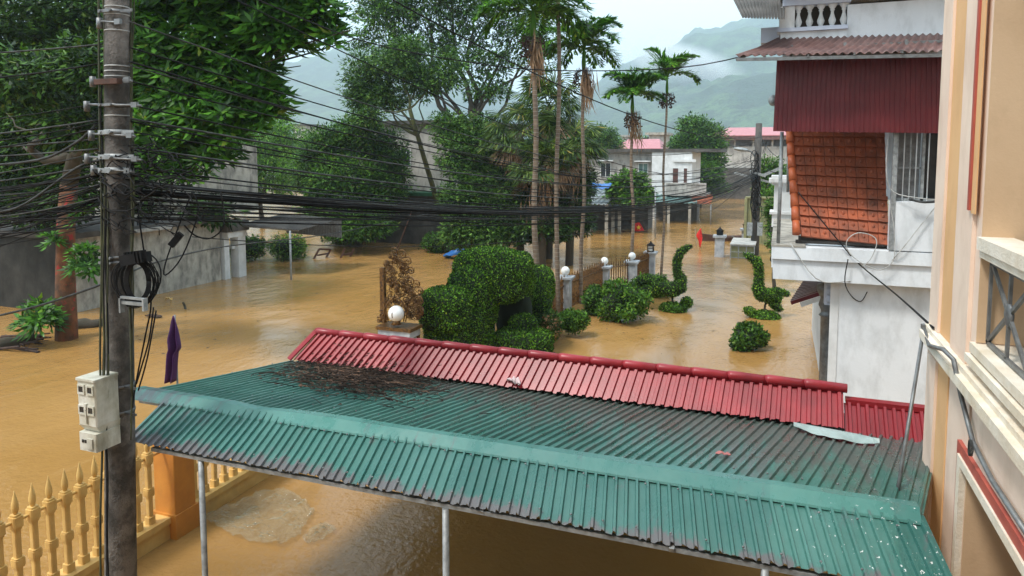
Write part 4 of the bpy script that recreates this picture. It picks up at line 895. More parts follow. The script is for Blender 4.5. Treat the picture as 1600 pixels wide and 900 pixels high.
# marble post and gold railing
posts = [(883,485,430,19), (944,454,420-6,20), (987,447,406,18), (1016,433,392,21)]
gf = empty('marble_fence', tuple(oz(883,485).xy)+(0,), 'garden fence of grey marble posts and gold pickets standing in the flood', 'fence')
PP = []
for i,(x,yb,yt,wpx) in enumerate(posts):
    p = oz(x,yb); d = (p-_C).dot(_F); zt2 = at(x,yt,d).z; PP.append((p,zt2)); hw2 = .19
    mb = MB(); mb.box(p.x-hw2,p.x+hw2,p.y-hw2,p.y+hw2,-1,zt2-.16); mb.box(p.x-hw2-.05,p.x+hw2+.05,p.y-hw2-.05,p.y+hw2+.05,zt2-.159,zt2-.09); mb.box(p.x-hw2-.10,p.x+hw2+.10,p.y-hw2-.10,p.y+hw2+.10,zt2-.089,zt2-.02); po = mb.build('post', M['marble'], gf)
    mb = MB()
    if i < 3: mb.lathe((p.x,p.y,zt2-.02), [(.07,0),(.05,.05)], 12); mb.ball((p.x,p.y,zt2+.18), .155, nu=20, nv=14); mb.build('ball_finial', M['glasswhite'], po)
    else:
        mb.box(p.x-.14,p.x+.14,p.y-.14,p.y+.14,zt2-.019,zt2+.03)
        for a_ in (-1,1):
            for b2 in (-1,1): mb.box(p.x+a_*.12-.015,p.x+a_*.12+.015,p.y+b2*.12-.015,p.y+b2*.12+.015,zt2+.031,zt2+.26)
        mb.box(p.x-.135,p.x+.135,p.y-.135,p.y+.135,zt2+.13,zt2+.15)
        mb.lathe((p.x,p.y,zt2+.261), [(.21,0),(.18,.03),(.06,.12),(.03,.16),(.035,.19),(.005,.21)], 16); mb.build('lantern_frame', M['black'], po)
        mb = MB(); mb.box(p.x-.10,p.x+.10,p.y-.10,p.y+.10,zt2+.031,zt2+.25); mb.build('lantern_glass', M['glasswhite'], po)
Pm = oz(846,508); segs = [((Pm, .95),PP[0]),(PP[0],PP[1]),(PP[1],PP[2]),(PP[2],PP[3])]
for (p,zp),(q,zq) in segs:
    L = (q-p).length; n_ = int(L/.125); mb = MB(); top = 1.12
    for k in range(1,n_):
        c = p.lerp(q, k/n_); tall = top + (.10 if k % 2 else -.02)
        mb.bar((c.x,c.y,-.3),(c.x,c.y,tall),.036,.036); mb.lathe((c.x,c.y,tall), [(.018,0),(.03,.03),(.012,.07),(.002,.13)], 6)
        if k % 2 == 0: mb.lathe((c.x,c.y,.45), [(.012,-.1),(.035,0),(.012,.1)], 6)
        if k % 3 == 0: mb.cbox((c.x,c.y,.22),.07,.02,.14)
    for z in (.10,.34,.92): mb.bar((p.x,p.y,z),(q.x,q.y,z),.03,.04)
    mb.build('railing_panel', M['gold'], gf)
# topiary birds
def bird(label, xb, yb, side, pts, base_lumps, extra):
    p = oz(xb,yb); d = (p-_C).dot(_F); g = empty('topiary_bird', (p.x,p.y,0), label, 'topiary')
    m = MB(); P = [at(x,y,d) for x,y,_ in pts]; m.tube(P, [r*.88*d/F for _,_,r in pts], 14)
    for e_ in extra: m.tube([at(x,y,d+dd) for x,y,_,dd in e_], [r*.85*d/F for _,_,r,_ in e_], 10)
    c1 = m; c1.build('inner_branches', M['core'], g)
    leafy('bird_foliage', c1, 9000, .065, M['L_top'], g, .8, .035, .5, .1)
    m = MB()
    for x,y,rx,ry in base_lumps: m.ball(at(x,y,d), rx*d/F, rx*d/F*.8, ry*d/F, nu=20, nv=12)
    m.build('base_branches', M['core'], g); leafy('base_foliage', m, 7000, .07, M['L_top'], g, .8, .06, .5, .2, minz=-.02)
    m = MB(); m.tube(wander(at(xb,yb+4,d), at(pts[-3][0],pts[-3][1],d), 5, .06), .035, 8); m.build('trunk', M['trunk'], g); return g
bird('topiary bird with its neck bent to the right, nearest the golden picket fence', 1054, 486, 1,
     [(1081,384,2),(1073,388,5),(1063,394,7),(1058,408,7),(1058,424,7),(1064,436,10),(1062,448,13),(1050,453,13),(1034,450,11),(1020,446,8)],
     [(1052,482,20,8),(1073,473,8,8)], [[(1030,442,8,0),(1014,436,9,.4),(996,440,8,.6)],[(1030,455,9,0),(1012,455,10,.3),(994,456,7,.5)]])
bird('topiary bird with beak to the left and tail right, nearest the white house', 1191, 496, -1,
     [(1163,397,2),(1171,401,5),(1182,408,8),(1186,422,7),(1186,436,7),(1184,450,9),(1189,459,12),(1200,463,11),(1211,464,8),(1219,468,7)],
     [(1195,496,22,9),(1171,486,8,5)], [[(1200,457,6,0),(1216,455,6,0),(1232,460,4,0)],[(1203,467,8,0),(1212,478,8,0),(1220,485,4,0)]])
# shrubs of the garden
shrub('garden_shrub', 'round leafy shrub sitting alone in the water below the right hand bird', 'shrub', 1169, 527, 20.2, 22, 19, 'L_mid', 4200, .11, wob=.3)
shrub('garden_shrub', 'small fresh green shrub at the foot of the first marble post', 'shrub', 894, 502, 21.6, 19, 16, 'L_light', 2600, .09)
shrub('garden_shrub', 'bushy green shrub in front of the gold picket fence, middle one of three', 'shrub', 972, 474, 23.6, 32, 28, 'L_light', 5200, .11, wob=.35)
shrub('garden_shrub', 'low dark shrub against the pickets left of the bushy middle one', 'shrub', 930, 472, 24.6, 20, 20, 'L_mid', 2800, .10)
shrub('garden_shrub', 'spreading bright shrub at the tall lantern post behind the left bird', 'shrub', 1016, 448, 28, 28, 14, 'L_light', 3600, .11, wob=.35)
fl = shrub('flowering_shrub', 'straggly shrub with pale orange blooms beside the topiary arch', 'shrub', 860, 512, 20.6, 15, 22, 'L_mid', 1500, .09, core=.5)
m2 = MB(); m2.ball(at(860,512,20.4), 15*20.5/F, .3, 22*20.5/F, nu=16, nv=10, wob=.3); leafy('blossom', m2, 420, .07, M['L_flower'], fl, .9, .06, .8)
for (x,y,lab) in ((888,512,'tuft of strappy leaves in the water by the small fresh shrub'),(925,487,'tuft of strappy leaves in the water left of the bushy middle shrub')):
    p = oz(x,y); n_ = 60; P_ = np.array([tuple(p)]*n_)+RNG.normal(size=(n_,3))*[.12,.12,0]; D_ = nrmz(rnd_dirs(n_)*.6+np.array([0,0,.9]))
    tag(leaf_obj('leaf_tuft', M['L_mid'], P_, D_, np.cross(D_, rnd_dirs(n_)), RNG.uniform(.2,.45,n_), .035), lab, 'plant')
# red flag on a stick, red tent flag, boat, cage, posts
p = oz(1089,388); d = (p-_C).dot(_F); g = empty('red_flag', (p.x,p.y,0), 'small plain red flag on a thin stick in the flooded road', 'flag')
mb = MB(); mb.tube([V(p.x,p.y,-.4), at(1086,355,d)], .012, 6); mb.build('stick', M['steel'], g)
mb = MB(); vs = []; 
for i in range(9):
    t = i/8
    for j in range(6):
        u = j/5; x = float(np.interp(t,[0,.35,.6,1],[1094.5,1087,1091,1093.5]))*(1-u) + float(np.interp(t,[0,.5,1],[1095.5,1097.5,1094.5]))*u; y = 357 + t*30; vs.append(at(x, y, d) + V(0, .05*math.sin(u*7+t*5), 0))
mb.add(vs, [(i*6+j,(i+1)*6+j,(i+1)*6+j+1,i*6+j+1) for i in range(8) for j in range(5)], True); solid(mb.build('cloth', M['redflag'], g), .01)
p = oz(999,362); d = (p-_C).dot(_F); g = empty('red_banner', (p.x,p.y,0), 'red cloth with a yellow star caught on dark poles by the far sheds', 'banner')
mb = MB(); vs = []
for i in range(7):
    t = i/6
    for j in range(7):
        u = j/6; x = 996.5+(u-.5)*(6+ 14*t**.8) + 1.5*t; vs.append(at(x, 347+13.5*t + abs(u-.5)*2, d) + V(0,.12*math.sin(u*9)*t - t*.25,0))
mb.add(vs, [(i*7+j,(i+1)*7+j,(i+1)*7+j+1,i*7+j+1) for i in range(6) for j in range(6)], True); solid(mb.build('cloth', M['redflag'], g), .01)
st = []; c = at(998,355.5,d-.42)
for k in range(10): a = math.pi/2+k*math.pi/5; r = .19 if k % 2 == 0 else .075; st.append(c + _R*(math.cos(a)*r)+V(0,0,math.sin(a)*r))
mb = MB(); mb.extr(st, V(0,.02,0)); mb.build('star', M['yellow'], g)
mb = MB(); mb.tube([at(1004,364,d), at(1000,345,d)], .035, 6); mb.tube([at(984,363,d-.3), at(1012,361,d-.3)], .05, 6); mb.tube([at(1003,345,d-.1), at(1010,361,d-.4)], .03, 6); mb.tube([at(968,360,d), at(994,366,d-.5)], .06, 6); mb.build('poles', M['wood'], g)
for (x,yb,yt,lab) in ((1124,401,367,'grey marble gate post with a dark lantern standing before the small boat'),(1165,378,357,'farther marble gate post with a dark lantern beside the leaning dark pole')):
    p = oz(x,yb); d = (p-_C).dot(_F); z = at(x,yt,d).z; h2 = .24; g = empty('gate_post', (p.x,p.y,0), lab, 'gate post')
    mb = MB(); mb.box(p.x-h2,p.x+h2,p.y-h2,p.y+h2,-1,z-.12); mb.box(p.x-h2-.1,p.x+h2+.1,p.y-h2-.1,p.y+h2+.1,z-.119,z); mb.build('shaft', M['marble'], g)
    mb = MB(); mb.box(p.x-.16,p.x+.16,p.y-.16,p.y+.16,z+.001,z+.22); mb.lathe((p.x,p.y,z+.221), [(.24,0),(.10,.12),(.03,.2),(.005,.26)], 14); mb.build('lantern', M['black'], g)
p = oz(1152,404); g = empty('wire_cage', (p.x,p.y,0), 'box shaped wire cage with a pale lid beside the marble gate post', 'cage'); x0,x1,y0,y1,z1_ = p.x-.35,p.x+.85,p.y,p.y+3.0,.72
mb = MB(); mb.box(x0-.05,x1+.05,y0-.05,y1,z1_,z1_+.06); mb.build('lid', M['concrete_pale'], g)
mb = MB()
for x in (x0,(x0*2+x1)/3,(x0+2*x1)/3,x1): mb.bar((x,y0,-.3),(x,y0,z1_),.05,.05)
for z in (.05,.35,.68): mb.bar((x0,y0,z),(x1,y0,z),.04,.04)
mb.build('bars', M['galv'], g); mb = MB(); mb.box(x0+.02,x1-.02,y0+.1,y1-.1,-.3,z1_-.001); mb.build('inside_panel', M['yellowsheet'], g)
# boat
p = oz(1140,376); d = (p-_C).dot(_F); g = empty('rowing_boat', (p.x,p.y,0), 'low dark wooden boat moored behind the marble gate posts', 'boat'); mb = MB(); vs = []
for i in range(15):
    t = i/14*2-1; wd = .55*(1-abs(t)**2.4); ln = 2.0; sh = .28+.22*t*t
    c = p + _R*(t*ln)
    vs += [c+V(0,-wd,sh), c+V(0,-wd*.75,-.1), c+V(0,wd*.75,-.1), c+V(0,wd,sh), c+V(0,wd*.85,sh-.02), c+V(0,wd*.6,.08), c+V(0,-wd*.6,.08), c+V(0,-wd*.85,sh-.02)]
mb.add(vs, [(i*8+k,(i+1)*8+k,(i+1)*8+(k+1)%8,i*8+(k+1)%8) for i in range(14) for k in range(8)]); mb.build('hull', M['wood'], g)
mb = MB()
for t in (-.5,.1,.6): mb.cbox(p+_R*(t*2)+V(0,0,.25),.18,.8,.03)
mb.build('bench_plank', M['trunk'], g)
# mossy sheet gate behind the dark pole
A = oz(1164,385); B = oz(1212,384); g = empty('sheet_gate', (A.x,A.y+1.2,0), 'mossy yellow green corrugated sheet gate behind the leaning dark utility pole', 'gate'); zt3 = at(1190,316,40).z
mb = MB(); ribbed(mb, (A.x,A.y+1.5,-.5),(B.x+1.2,A.y+1.5,-.5),(A.x,A.y+1.5,zt3),(B.x+1.2,A.y+1.5,zt3),16,.06); solid(mb.build('sheet', M['yellowsheet'], g), .02); mb = MB(); mb.box(A.x-.1,B.x+1.3,A.y+1.3,A.y+1.7,zt3,zt3+.1); mb.box(A.x-.15,A.x-.001,A.y+1.3,A.y+1.7,-.5,zt3); mb.build('frame', M['yellowsheet'], g)
# dark utility pole with lamp, far
fp0 = oz(1179,398); fd = (fp0-_C).dot(_F); fpt = at(1186,193,fd); g = empty('utility_pole', (fp0.x,fp0.y,0), 'dark utility pole crowded with cables and a street lamp, beyond the birds', 'utility pole')
mb = MB(); mb.tube([V(fp0.x,fp0.y,-1), at(1182,300,fd), fpt], [.24,.20,.17], 14); mb.build('shaft', pm('dark_pole',(.05,.045,.04),(.09,.08,.07),3,.8,.3), g)
mb = MB(); mb.bar(at(1148,270,fd), at(1222,290,fd), .12,.12); mb.bar(at(1190,275,fd-.2), at(1221,262,fd-.6), .10,.16); mb.bar(at(1172,268,fd-.3), at(1196,275,fd-.3), .14,.14); mb.build('cross_arm', M['galv'], g)
mb = MB(); mb.tube([at(1180,262,fd), at(1180,245,fd), at(1174,237,fd), at(1162,234,fd)], .05, 8); lm = mb.build('lamp_arm', M['steel'], g); mb = MB(); mb.ball(at(1158,233.5,fd), .42,.2,.11, nu=16, nv=8, rot=Matrix.Rotation(.15,3,'Y')); mb.build('lamp_head', M['galv'], lm)
for (x,y0,y1,wd) in ((1171,348,368,.28),(1187,348,368,.28),(1172,378,396,.26)):
    a = at(x,y1,fd-.35); b_ = at(x,y0,fd-.35); mb = MB(); mb.box(a.x-wd/2,a.x+wd/2,a.y-.12,a.y+.12,a.z,b_.z,bev=.02); mb.build('junction_box', M['galv'], g)
mb = MB(); rs = random.Random(3)
for k in range(26):
    y = rs.uniform(245,345); c = at(1181+rs.uniform(-3,3), y, fd-.3); r = rs.uniform(.15,.42)
    mb.tube([c + _R*(r*math.cos(t/10*6.28)*.6)+V(0,rs.uniform(-.1,.1),r*math.sin(t/10*6.28)*1.3) for t in range(11)], .022, 4)
mb.build('cable_tangle', M['black'], g)
# slim dark post near shed
p = oz(972,352); mb = MB(); d = (p-_C).dot(_F); mb.tube([V(p.x,p.y,-.5), at(975,258,d)], .13, 8); tag(mb.build('wooden_post', M['trunk']), 'tall dark wooden post standing in front of the small leafy shed tree', 'post')
for (x,yb,yt,lab) in ((1024,372,290,'thin grey post in the water right of the starred red banner'),):
    p = oz(x,yb); d = (p-_C).dot(_F); mb = MB(); mb.tube([V(p.x,p.y,-.5), at(x,yt,d)], .05, 8); tag(mb.build('thin_post', M['galv']), lab, 'post')
# overturned benches
for (cx_,cy_,w_,lab) in ((503,398,14,'brown wooden trestle legs poking out of the flood, the larger left one'),(542,397,11,'brown wooden trestle legs poking out of the flood, the smaller right one')):
    p = oz(cx_,cy_+6); d = (p-_C).dot(_F); mb = MB()
    a, b_, c_, e_ = at(cx_-w_,cy_+9,d), at(cx_-w_*.3,cy_-9,d), at(cx_+w_,cy_-8,d+.5), at(cx_+w_*.35,cy_+7,d+.5)
    mb.bar(a,b_,.10); mb.bar(b_,c_,.09) if w_ > 12 else mb.bar(a.lerp(b_,.4),c_.lerp(e_,.5),.09); mb.bar(c_,e_,.10); mb.bar(at(cx_-w_*.5,cy_+1,d),at(cx_+w_*.7,cy_-2,d+.5),.08)
    tag(mb.build('trestle', M['wood']), lab, 'trestle')
# drift things
def log(name, label, a, b, r, mat='trunk'):
    mb = MB(); pts = wander(a, b, 6, r*.8, r*10); mb.tube(pts, [r*(.8+.35*noise.noise(V(i,r,2))) for i in range(7)], 9); o = mb.build(name, M[mat]); return tag(o, label, 'driftwood')
log('drift_log', 'fat bark covered log floating right of the red tree trunk', oz(116,513)+V(0,0,.08), oz(160,509)+V(0,0,.06), .22)
log('drift_log', 'dark stub of log lying at the far left edge of the water', oz(-10,548)+V(0,0,.1), oz(50,533)+V(0,0,.12), .2)
log('drift_stick', 'short dark stick poking up from the water right of the front pole', oz(292,483)+V(0,0,-.1), at(286,472,(oz(292,483)-_C).dot(_F)), .05)
rag('drift_debris', 'small clump of leaf debris floating between the front pole and the purple flag', 'debris', oz(240,496)+V(0,0,.02), M['litter'], .35, .12, .08, 4)
rag('drift_debris', 'small yellow rag floating near the concrete wall', 'debris', oz(264,470)+V(0,0,.02), M['cream'], .16, .06, .12, 14)
rag('drift_debris', 'white foam scrap floating in front of the grey house', 'debris', oz(643,377)+V(0,0,.02), M['whitetrim'], .5, .25, .2, 24)
rag('blue_tarp', 'blue tarp half sunk in the flood left of the topiary arch top', 'tarp', oz(722,403)+V(0,0,.05), M['bluetarp'], 1.0, .5, .35, 6, .5)
mb = MB(); vs=[]; rs=random.Random(9)
for k in range(40):
    c = oz(rs.uniform(-5,62), rs.uniform(524,548)); a = rs.uniform(-.5,.5); mb.tube([c+V(0,0,.03), c+V(math.cos(a)*rs.uniform(.2,.9), math.sin(a)*.5, rs.uniform(.02,.18))], rs.uniform(.01,.04), 5)
tag(mb.build('drift_litter', M['litter']), 'raft of dead sticks gathered at the left edge of the photo', 'litter', kind='stuff')
mb = MB(); rs = random.Random(21)
for k in range(150):
    c = oz(rs.uniform(20,1250), 330 + 230*rs.random()**.8); a = rs.uniform(0,3.14); l = rs.uniform(.03,.16); e_ = c+V(math.cos(a)*l, math.sin(a)*l, .012); c.z = .012
    mb.add([c, c.lerp(e_,.5)+V(-math.sin(a)*l*.25, math.cos(a)*l*.25,.012), e_, c.lerp(e_,.5)+V(math.sin(a)*l*.25,-math.cos(a)*l*.25,.004)], [(0,1,2,3)])
tag(mb.build('drift_specks', M['litter']), 'scattered dead leaves and bits of litter drifting on the flood', 'litter', kind='stuff')
# purple flag
p = ox(270,560,-8.27); d = (p-_C).dot(_F); g = empty('purple_flag', (p.x,p.y,0), 'limp purple flag hanging on a pole behind the left end of the canopy', 'flag')
mb = MB(); tp = at(273,492,d); mb.tube([V(tp.x,tp.y,.33), tp], .014, 8); mb.build('flag_pole', M['steel'], g)
mb = MB(); vs = []
for i in range(17):
    t = i/16; wl = np.interp(t, [0,.08,.3,.42,.46,1], [.5,3,9,11,8,9]); wr_ = np.interp(t, [0,.08,.3,.45,.5,.52,.75,1], [.8,3,8,12,12,7,7,5])
    for j in range(13):
        u = j/12; x = 273 - wl + (wl+wr_)*u - 2*t; vs.append(at(x, 493+t*103, d) + V(0, .08*math.sin(u*9.5+t*2)*min(1,t*3) - .03, 0))
mb.add(vs, [(i*13+j,(i+1)*13+j,(i+1)*13+j+1,i*13+j+1) for i in range(16) for j in range(12)], True); solid(mb.build('cloth', M['purple'], g), .006)
# plastic sheet floating
m, n, b = newmat('clear_plastic'); b.inputs['Base Color'].default_value = (.42,.45,.34,1); b.inputs['Roughness'].default_value = .07; b.inputs['Alpha'].default_value = .24; b.inputs['Specular IOR Level'].default_value = 1.0
bump(n, b, noise_n(n, vec(n), 9, 5, .7), .8, .05)
def film(name, label, pts, seed):
    c = sum((oz(x,y) for x,y in pts), Vector())/len(pts); mb = MB(); vs = [c+V(0,0,.05)]; ring = []; nn_ = 110; outl = [oz(x,y) for x,y in pts]
    for r in range(1,25):
        for k in range(nn_):
            t = k/nn_*len(outl); i = int(t); q = outl[i].lerp(outl[(i+1)%len(outl)], t-i); w_ = c.lerp(q, r/24)
            z = .004 + .10*abs(noise.noise(V(w_.x*3.4,w_.y*2.6,seed))) + .09*abs(noise.noise(V(w_.x*8,w_.y*11,seed))) + .05*abs(noise.noise(V(w_.x*21,w_.y*17,seed))); vs.append(V(w_.x,w_.y,z))
    fs = [(0,1+k,1+(k+1)%nn_) for k in range(nn_)] + [(1+r*nn_+k,1+(r+1)*nn_+k,1+(r+1)*nn_+(k+1)%nn_,1+r*nn_+(k+1)%nn_) for r in range(23) for k in range(nn_)]
    mb.add(vs, fs, False); return tag(mb.build(name, m), label, 'plastic sheet')
film('plastic_sheet', 'large crumpled clear plastic sheet floating inside the yellow fence', [(312,817),(345,800),(390,780),(440,764),(470,780),(492,803),(478,822),(470,838),(440,858),(400,850),(365,842),(340,825)], 2)
film('plastic_sheet', 'small crumpled piece of clear plastic floating right of the large sheet', [(472,846),(490,826),(508,818),(526,830),(505,846),(480,853)], 5)
# ================================================================== VEGETATION
def trunk_ringmat():
    m, n, b = newmat('palm_trunk'); v = vec(n); sep = N(n,'ShaderNodeSeparateXYZ'); n.links.new(v, sep.inputs[0])
    q = mul(sep.outputs[2], 7.5); fr = N(n,'ShaderNodeMath',operation='FRACT'); n.links.new(q, fr.inputs[0])
    c = mixc(n, ramp(n, noise_n(n, v, 6, 4), [(.35,0.),(.65,1.)]), (.22,.16,.11), (.12,.085,.06)); ring = ramp(n, fr.outputs[0], [(.0,1.),(.16,0.)])
    c = mixc(n, ring, c, (.30,.28,.23)); n.links.new(c, b.inputs['Base Color']); b.inputs['Roughness'].default_value = .9; bump(n, b, fr.outputs[0], .5, .03); return m
M['palmtrunk'] = trunk_ringmat()
def frond(name, c, az, el, L, droop, mat, parent, nl=30, lw=.05, ll=.55, hang=.5):
    h = np.array([math.cos(az), math.sin(az), 0]); up = np.array([0,0,1.0]); side = np.array([-math.sin(az), math.cos(az), 0]); P = []; pos = np.array(c, float); a = el; pts = [pos.copy()]
    for i in range(14):
        pos = pos + (h*math.cos(a) + up*math.sin(a))*L/14; a -= droop/14*(.5+i/9); pts.append(pos.copy())
    pts = np.array(pts); A = []; D = []; S = []; LL = []
    for k in range(nl):
        t = .12 + .88*k/nl; f = t*14; i = min(int(f),13); p = pts[i] + (pts[i+1]-pts[i])*(f-i); tg = pts[i+1]-pts[i]; tg /= np.linalg.norm(tg)
        for s in (-1,1):
            d = side*s*.8 + tg*(.55+.5*t) + up*(.25-hang) + RNG.normal(size=3)*.10; d /= np.linalg.norm(d)
            l = ll*(math.sin(math.pi*min(1,t*.85+.12))**.6)*RNG.uniform(.85,1.15)
            A.append(p); D.append(d); S.append(np.cross(d, up)+tg*.3); LL.append(l*.55); A.append(p+d*l*.45); d2 = d + np.array([0,0,-.45*hang*1.6]); d2 /= np.linalg.norm(d2); D.append(d2); S.append(np.cross(d2, up)+tg*.3); LL.append(l*.6)
    o = leaf_obj(name, mat, np.array(A), np.array(D), np.array(S), np.array(LL), lw, parent, .3)
    return o, pts
def areca(label, xb, yb, xc, yc, r, fl, nf, seed, fruit=True, dead=True, lean=0, d=None):
    p = oz(xb,yb); d = d or (p-_C).dot(_F); p = at(xb,yb,d); p.z = 0; c = at(xc,yc,d); g = empty('areca_palm', (p.x,p.y,0), label, 'palm', 'areca palms in the flooded garden')
    mb = MB(); P = [V(p.x,p.y,-.8).lerp(c, i/10) + V(.07*math.sin(i*.9+seed),0,0)*min(i,10-i)*.25 for i in range(11)]
    mb.tube(P, [r*(1.1-.3*i/10) for i in range(11)], 12); mb.build('trunk', M['palmtrunk'], g)
    mb = MB(); mb.tube([c, c+V(0,0,.35), c+V(0,0,.9)], [r*.9,r*1.15,r*.5], 12); mb.build('crownshaft', M['L_palm'], g); rs = random.Random(seed); top = c+V(0,0,.85)
    for k in range(nf):
        az = k*2.399+seed; el = rs.uniform(.25,1.4); o, pts = frond('frond', tuple(top), az, el, fl*rs.uniform(.85,1.1), rs.uniform(.9,1.8), M['L_palm'], g, 40, .085, fl*.42, .36)
        mb = MB(); mb.tube([tuple(q) for q in pts[::2]], [.022*(1-.8*i/7) for i in range(8)], 5); mb.build('midrib', M['L_palm'], o)
    if fruit:
        mb = MB()
        for k in range(34):
            a = rs.uniform(0,6.28); l = rs.uniform(.15,.38); q = c+V(math.cos(a)*r,math.sin(a)*r,.05); mb.tube([q, q+V(math.cos(a)*l*.7,math.sin(a)*l*.7,rs.uniform(-.1,.15)), q+V(math.cos(a)*l*.8,math.sin(a)*l*.8,-rs.uniform(.2,.6))], .010, 4)
            for j in range(3): mb.ball(q+V(math.cos(a)*l*.8+rs.uniform(-.08,.08),math.sin(a)*l*.8,-rs.uniform(.1,.6)), .035, nu=6, nv=4)
        mb.build('fruit_cluster', M['litter'], g)
    if dead:
        n_ = 90; h_ = rs.uniform(-.3,.3); P_ = np.array([tuple(c)]*n_) + RNG.normal(size=(n_,3))*[.10,.10,.2] + [h_*.3+.1,-.1,-.1]; D_ = nrmz(RNG.normal(size=(n_,3))*.12+np.array([.08,0,-1])); leaf_obj('dead_frond', M['deadfrond'], P_, D_, np.cross(D_, rnd_dirs(n_)), RNG.uniform(.5,1.5,n_), .05, g)
    return g
areca('tallest ringed palm behind the topiary arch with a brown fruit mass below its fronds', 842, 500, 833, 62, .095, 2.1, 15, 1, d=22.5)
areca('bare thin palm trunk rising out of the photo right of the tallest ringed palm', 872, 500, 871, -150, .075, 1.9, 9, 2, fruit=False, dead=False)
areca('palm with an upright dark crown, third from the left, behind the first marble posts', 908, 475, 912, 112, .075, 1.8, 17, 3)
areca('palm with a drooping crown and hanging brown frond beside the third marble post', 987, 440, 988, 180, .075, 1.7, 17, 4)
areca('thin rightmost palm with a small open crown beyond the lantern post', 1033, 430, 1042, 150, .06, 1.65, 13, 5, dead=False)
def fanpalm(label, x, y, d, R_, n, seed, xb=None):
    c = at(x,y,d); g = empty('fan_palm', (c.x,c.y,0), label, 'palm', 'fan palms behind the garden'); rs = random.Random(seed)
    mb = MB(); mb.tube([V(c.x,c.y,-.8), c.lerp(V(c.x,c.y,0),.5)+V(.1,0,0), c], [.22,.2,.17], 10); mb.build('trunk', M['trunk'], g)
    A=[];D=[];S=[];LL=[]; A2=[];D2=[];S2=[];L2=[]; pet = MB()
    for k in range(n):
        az = k*2.399+seed; el = rs.uniform(-.75,1.2); dead = el < -.45; pl = R_*rs.uniform(.45,.75); d0 = V(math.cos(az)*math.cos(el), math.sin(az)*math.cos(el), math.sin(el)); e = c + d0*pl + V(0,0,-.12*pl)
        pet.tube([c, c.lerp(e,.5)+V(0,0,.06), e], .018, 4); sd = d0.cross(V(0,0,1)).normalized(); nmv = sd.cross(d0).normalized(); nb = 30; RL = R_*rs.uniform(.5,.68)
        for j in range(nb):
            th = (j/(nb-1)-.5)*4.3; dd = (d0*math.cos(th) + sd*math.sin(th)); dd = (dd + nmv*.15*rs.uniform(-1,1) + V(0,0,-.12)).normalized(); t = (A2,D2,S2,L2) if dead else (A,D,S,LL)
            l1 = RL*.62*rs.uniform(.92,1.05); t[0].append(tuple(e)); t[1].append(tuple(dd)); t[2].append(tuple(dd.cross(nmv))); t[3].append(l1)
            d3 = (dd+V(0,0,-.75)).normalized(); t[0].append(tuple(e+dd*l1*.72)); t[1].append(tuple(d3)); t[2].append(tuple(d3.cross(nmv))); t[3].append(RL*.55)
    pet.build('leaf_stems', M['L_fan'], g); f = lambda q: np.array(q)
    leaf_obj('fan_leaves', M['L_fan'], f(A), nrmz(f(D)), f(S), f(LL), .07, g, .1)
    if A2: leaf_obj('dead_leaves', M['deadfrond'], f(A2), nrmz(f(D2)), f(S2), f(L2), .05, g, .1)
    n_ = 160; P_ = np.array([tuple(c)]*n_) + RNG.normal(size=(n_,3))*[.3,.3,.6] + [0,0,-1.2]; D_ = nrmz(RNG.normal(size=(n_,3))*.2+np.array([0,0,-1])); leaf_obj('skirt', M['deadfrond'], P_, D_, np.cross(D_, rnd_dirs(n_)), RNG.uniform(.5,1.1,n_), .07, g)
fanpalm('fan palm with the highest wide crown, just right of the tallest ringed trunk', 858, 168, 37, 2.3, 30, 1)
fanpalm('fan palm left of the tallest ringed trunk, crown hanging over the dark trees', 812, 208, 36, 2.1, 28, 2)
fanpalm('fan palm with yellowing leaves between the second and third ringed trunks', 890, 225, 35, 2.0, 28, 3)
fanpalm('lowest fan palm with dead brown fans behind the tallest ringed trunk', 846, 258, 34, 1.7, 26, 4)
# --- broad leaved tree on the left (whorls of long leaves), reddish trunk
TB = oz(103,530); TB.z = 0
rt = empty('broadleaf_tree', (TB.x,TB.y,0), 'big tree with glossy whorled leaves and a red stained trunk standing in the flood', 'tree')
td = (TB-_C).dot(_F); tp = [V(TB.x,TB.y,-.8), at(103,480,td), at(102,420,td), at(103,350,td), at(108,290,td), at(118,240,td-.3), at(150,180,td-1)]
mb = MB(); mb.tube(tp[:5], [.33,.29,.26,.25,.24], 18); mb.build('trunk', M['redtrunk'], rt)
mb = MB(); mb.tube(tp[4:], [.235,.2,.15], 14)
for e in ((at(60,200,td),.16),(at(250,120,18.5),.17),(at(330,180,17.5),.12),(at(420,60,17),.13),(at(300,20,18),.12),(at(30,110,td+1),.12),(at(480,40,16.5),.09)):
    pth = wander(tp[5], e[0], 7, 1.1, e[1]*40); mb.tube(pth, [e[1]*(1-.75*i/7) for i in range(8)], 8)
    for j in range(4):
        q = e[0] + V(random.uniform(-1.6,1.6), random.uniform(-1.2,1.2), random.uniform(-.9,1)); mb.tube(wander(pth[5-j//2], q, 4, .5, j*3), [.05,.04,.03,.02,.012], 5)
mb.build('limbs', M['trunk'], rt)
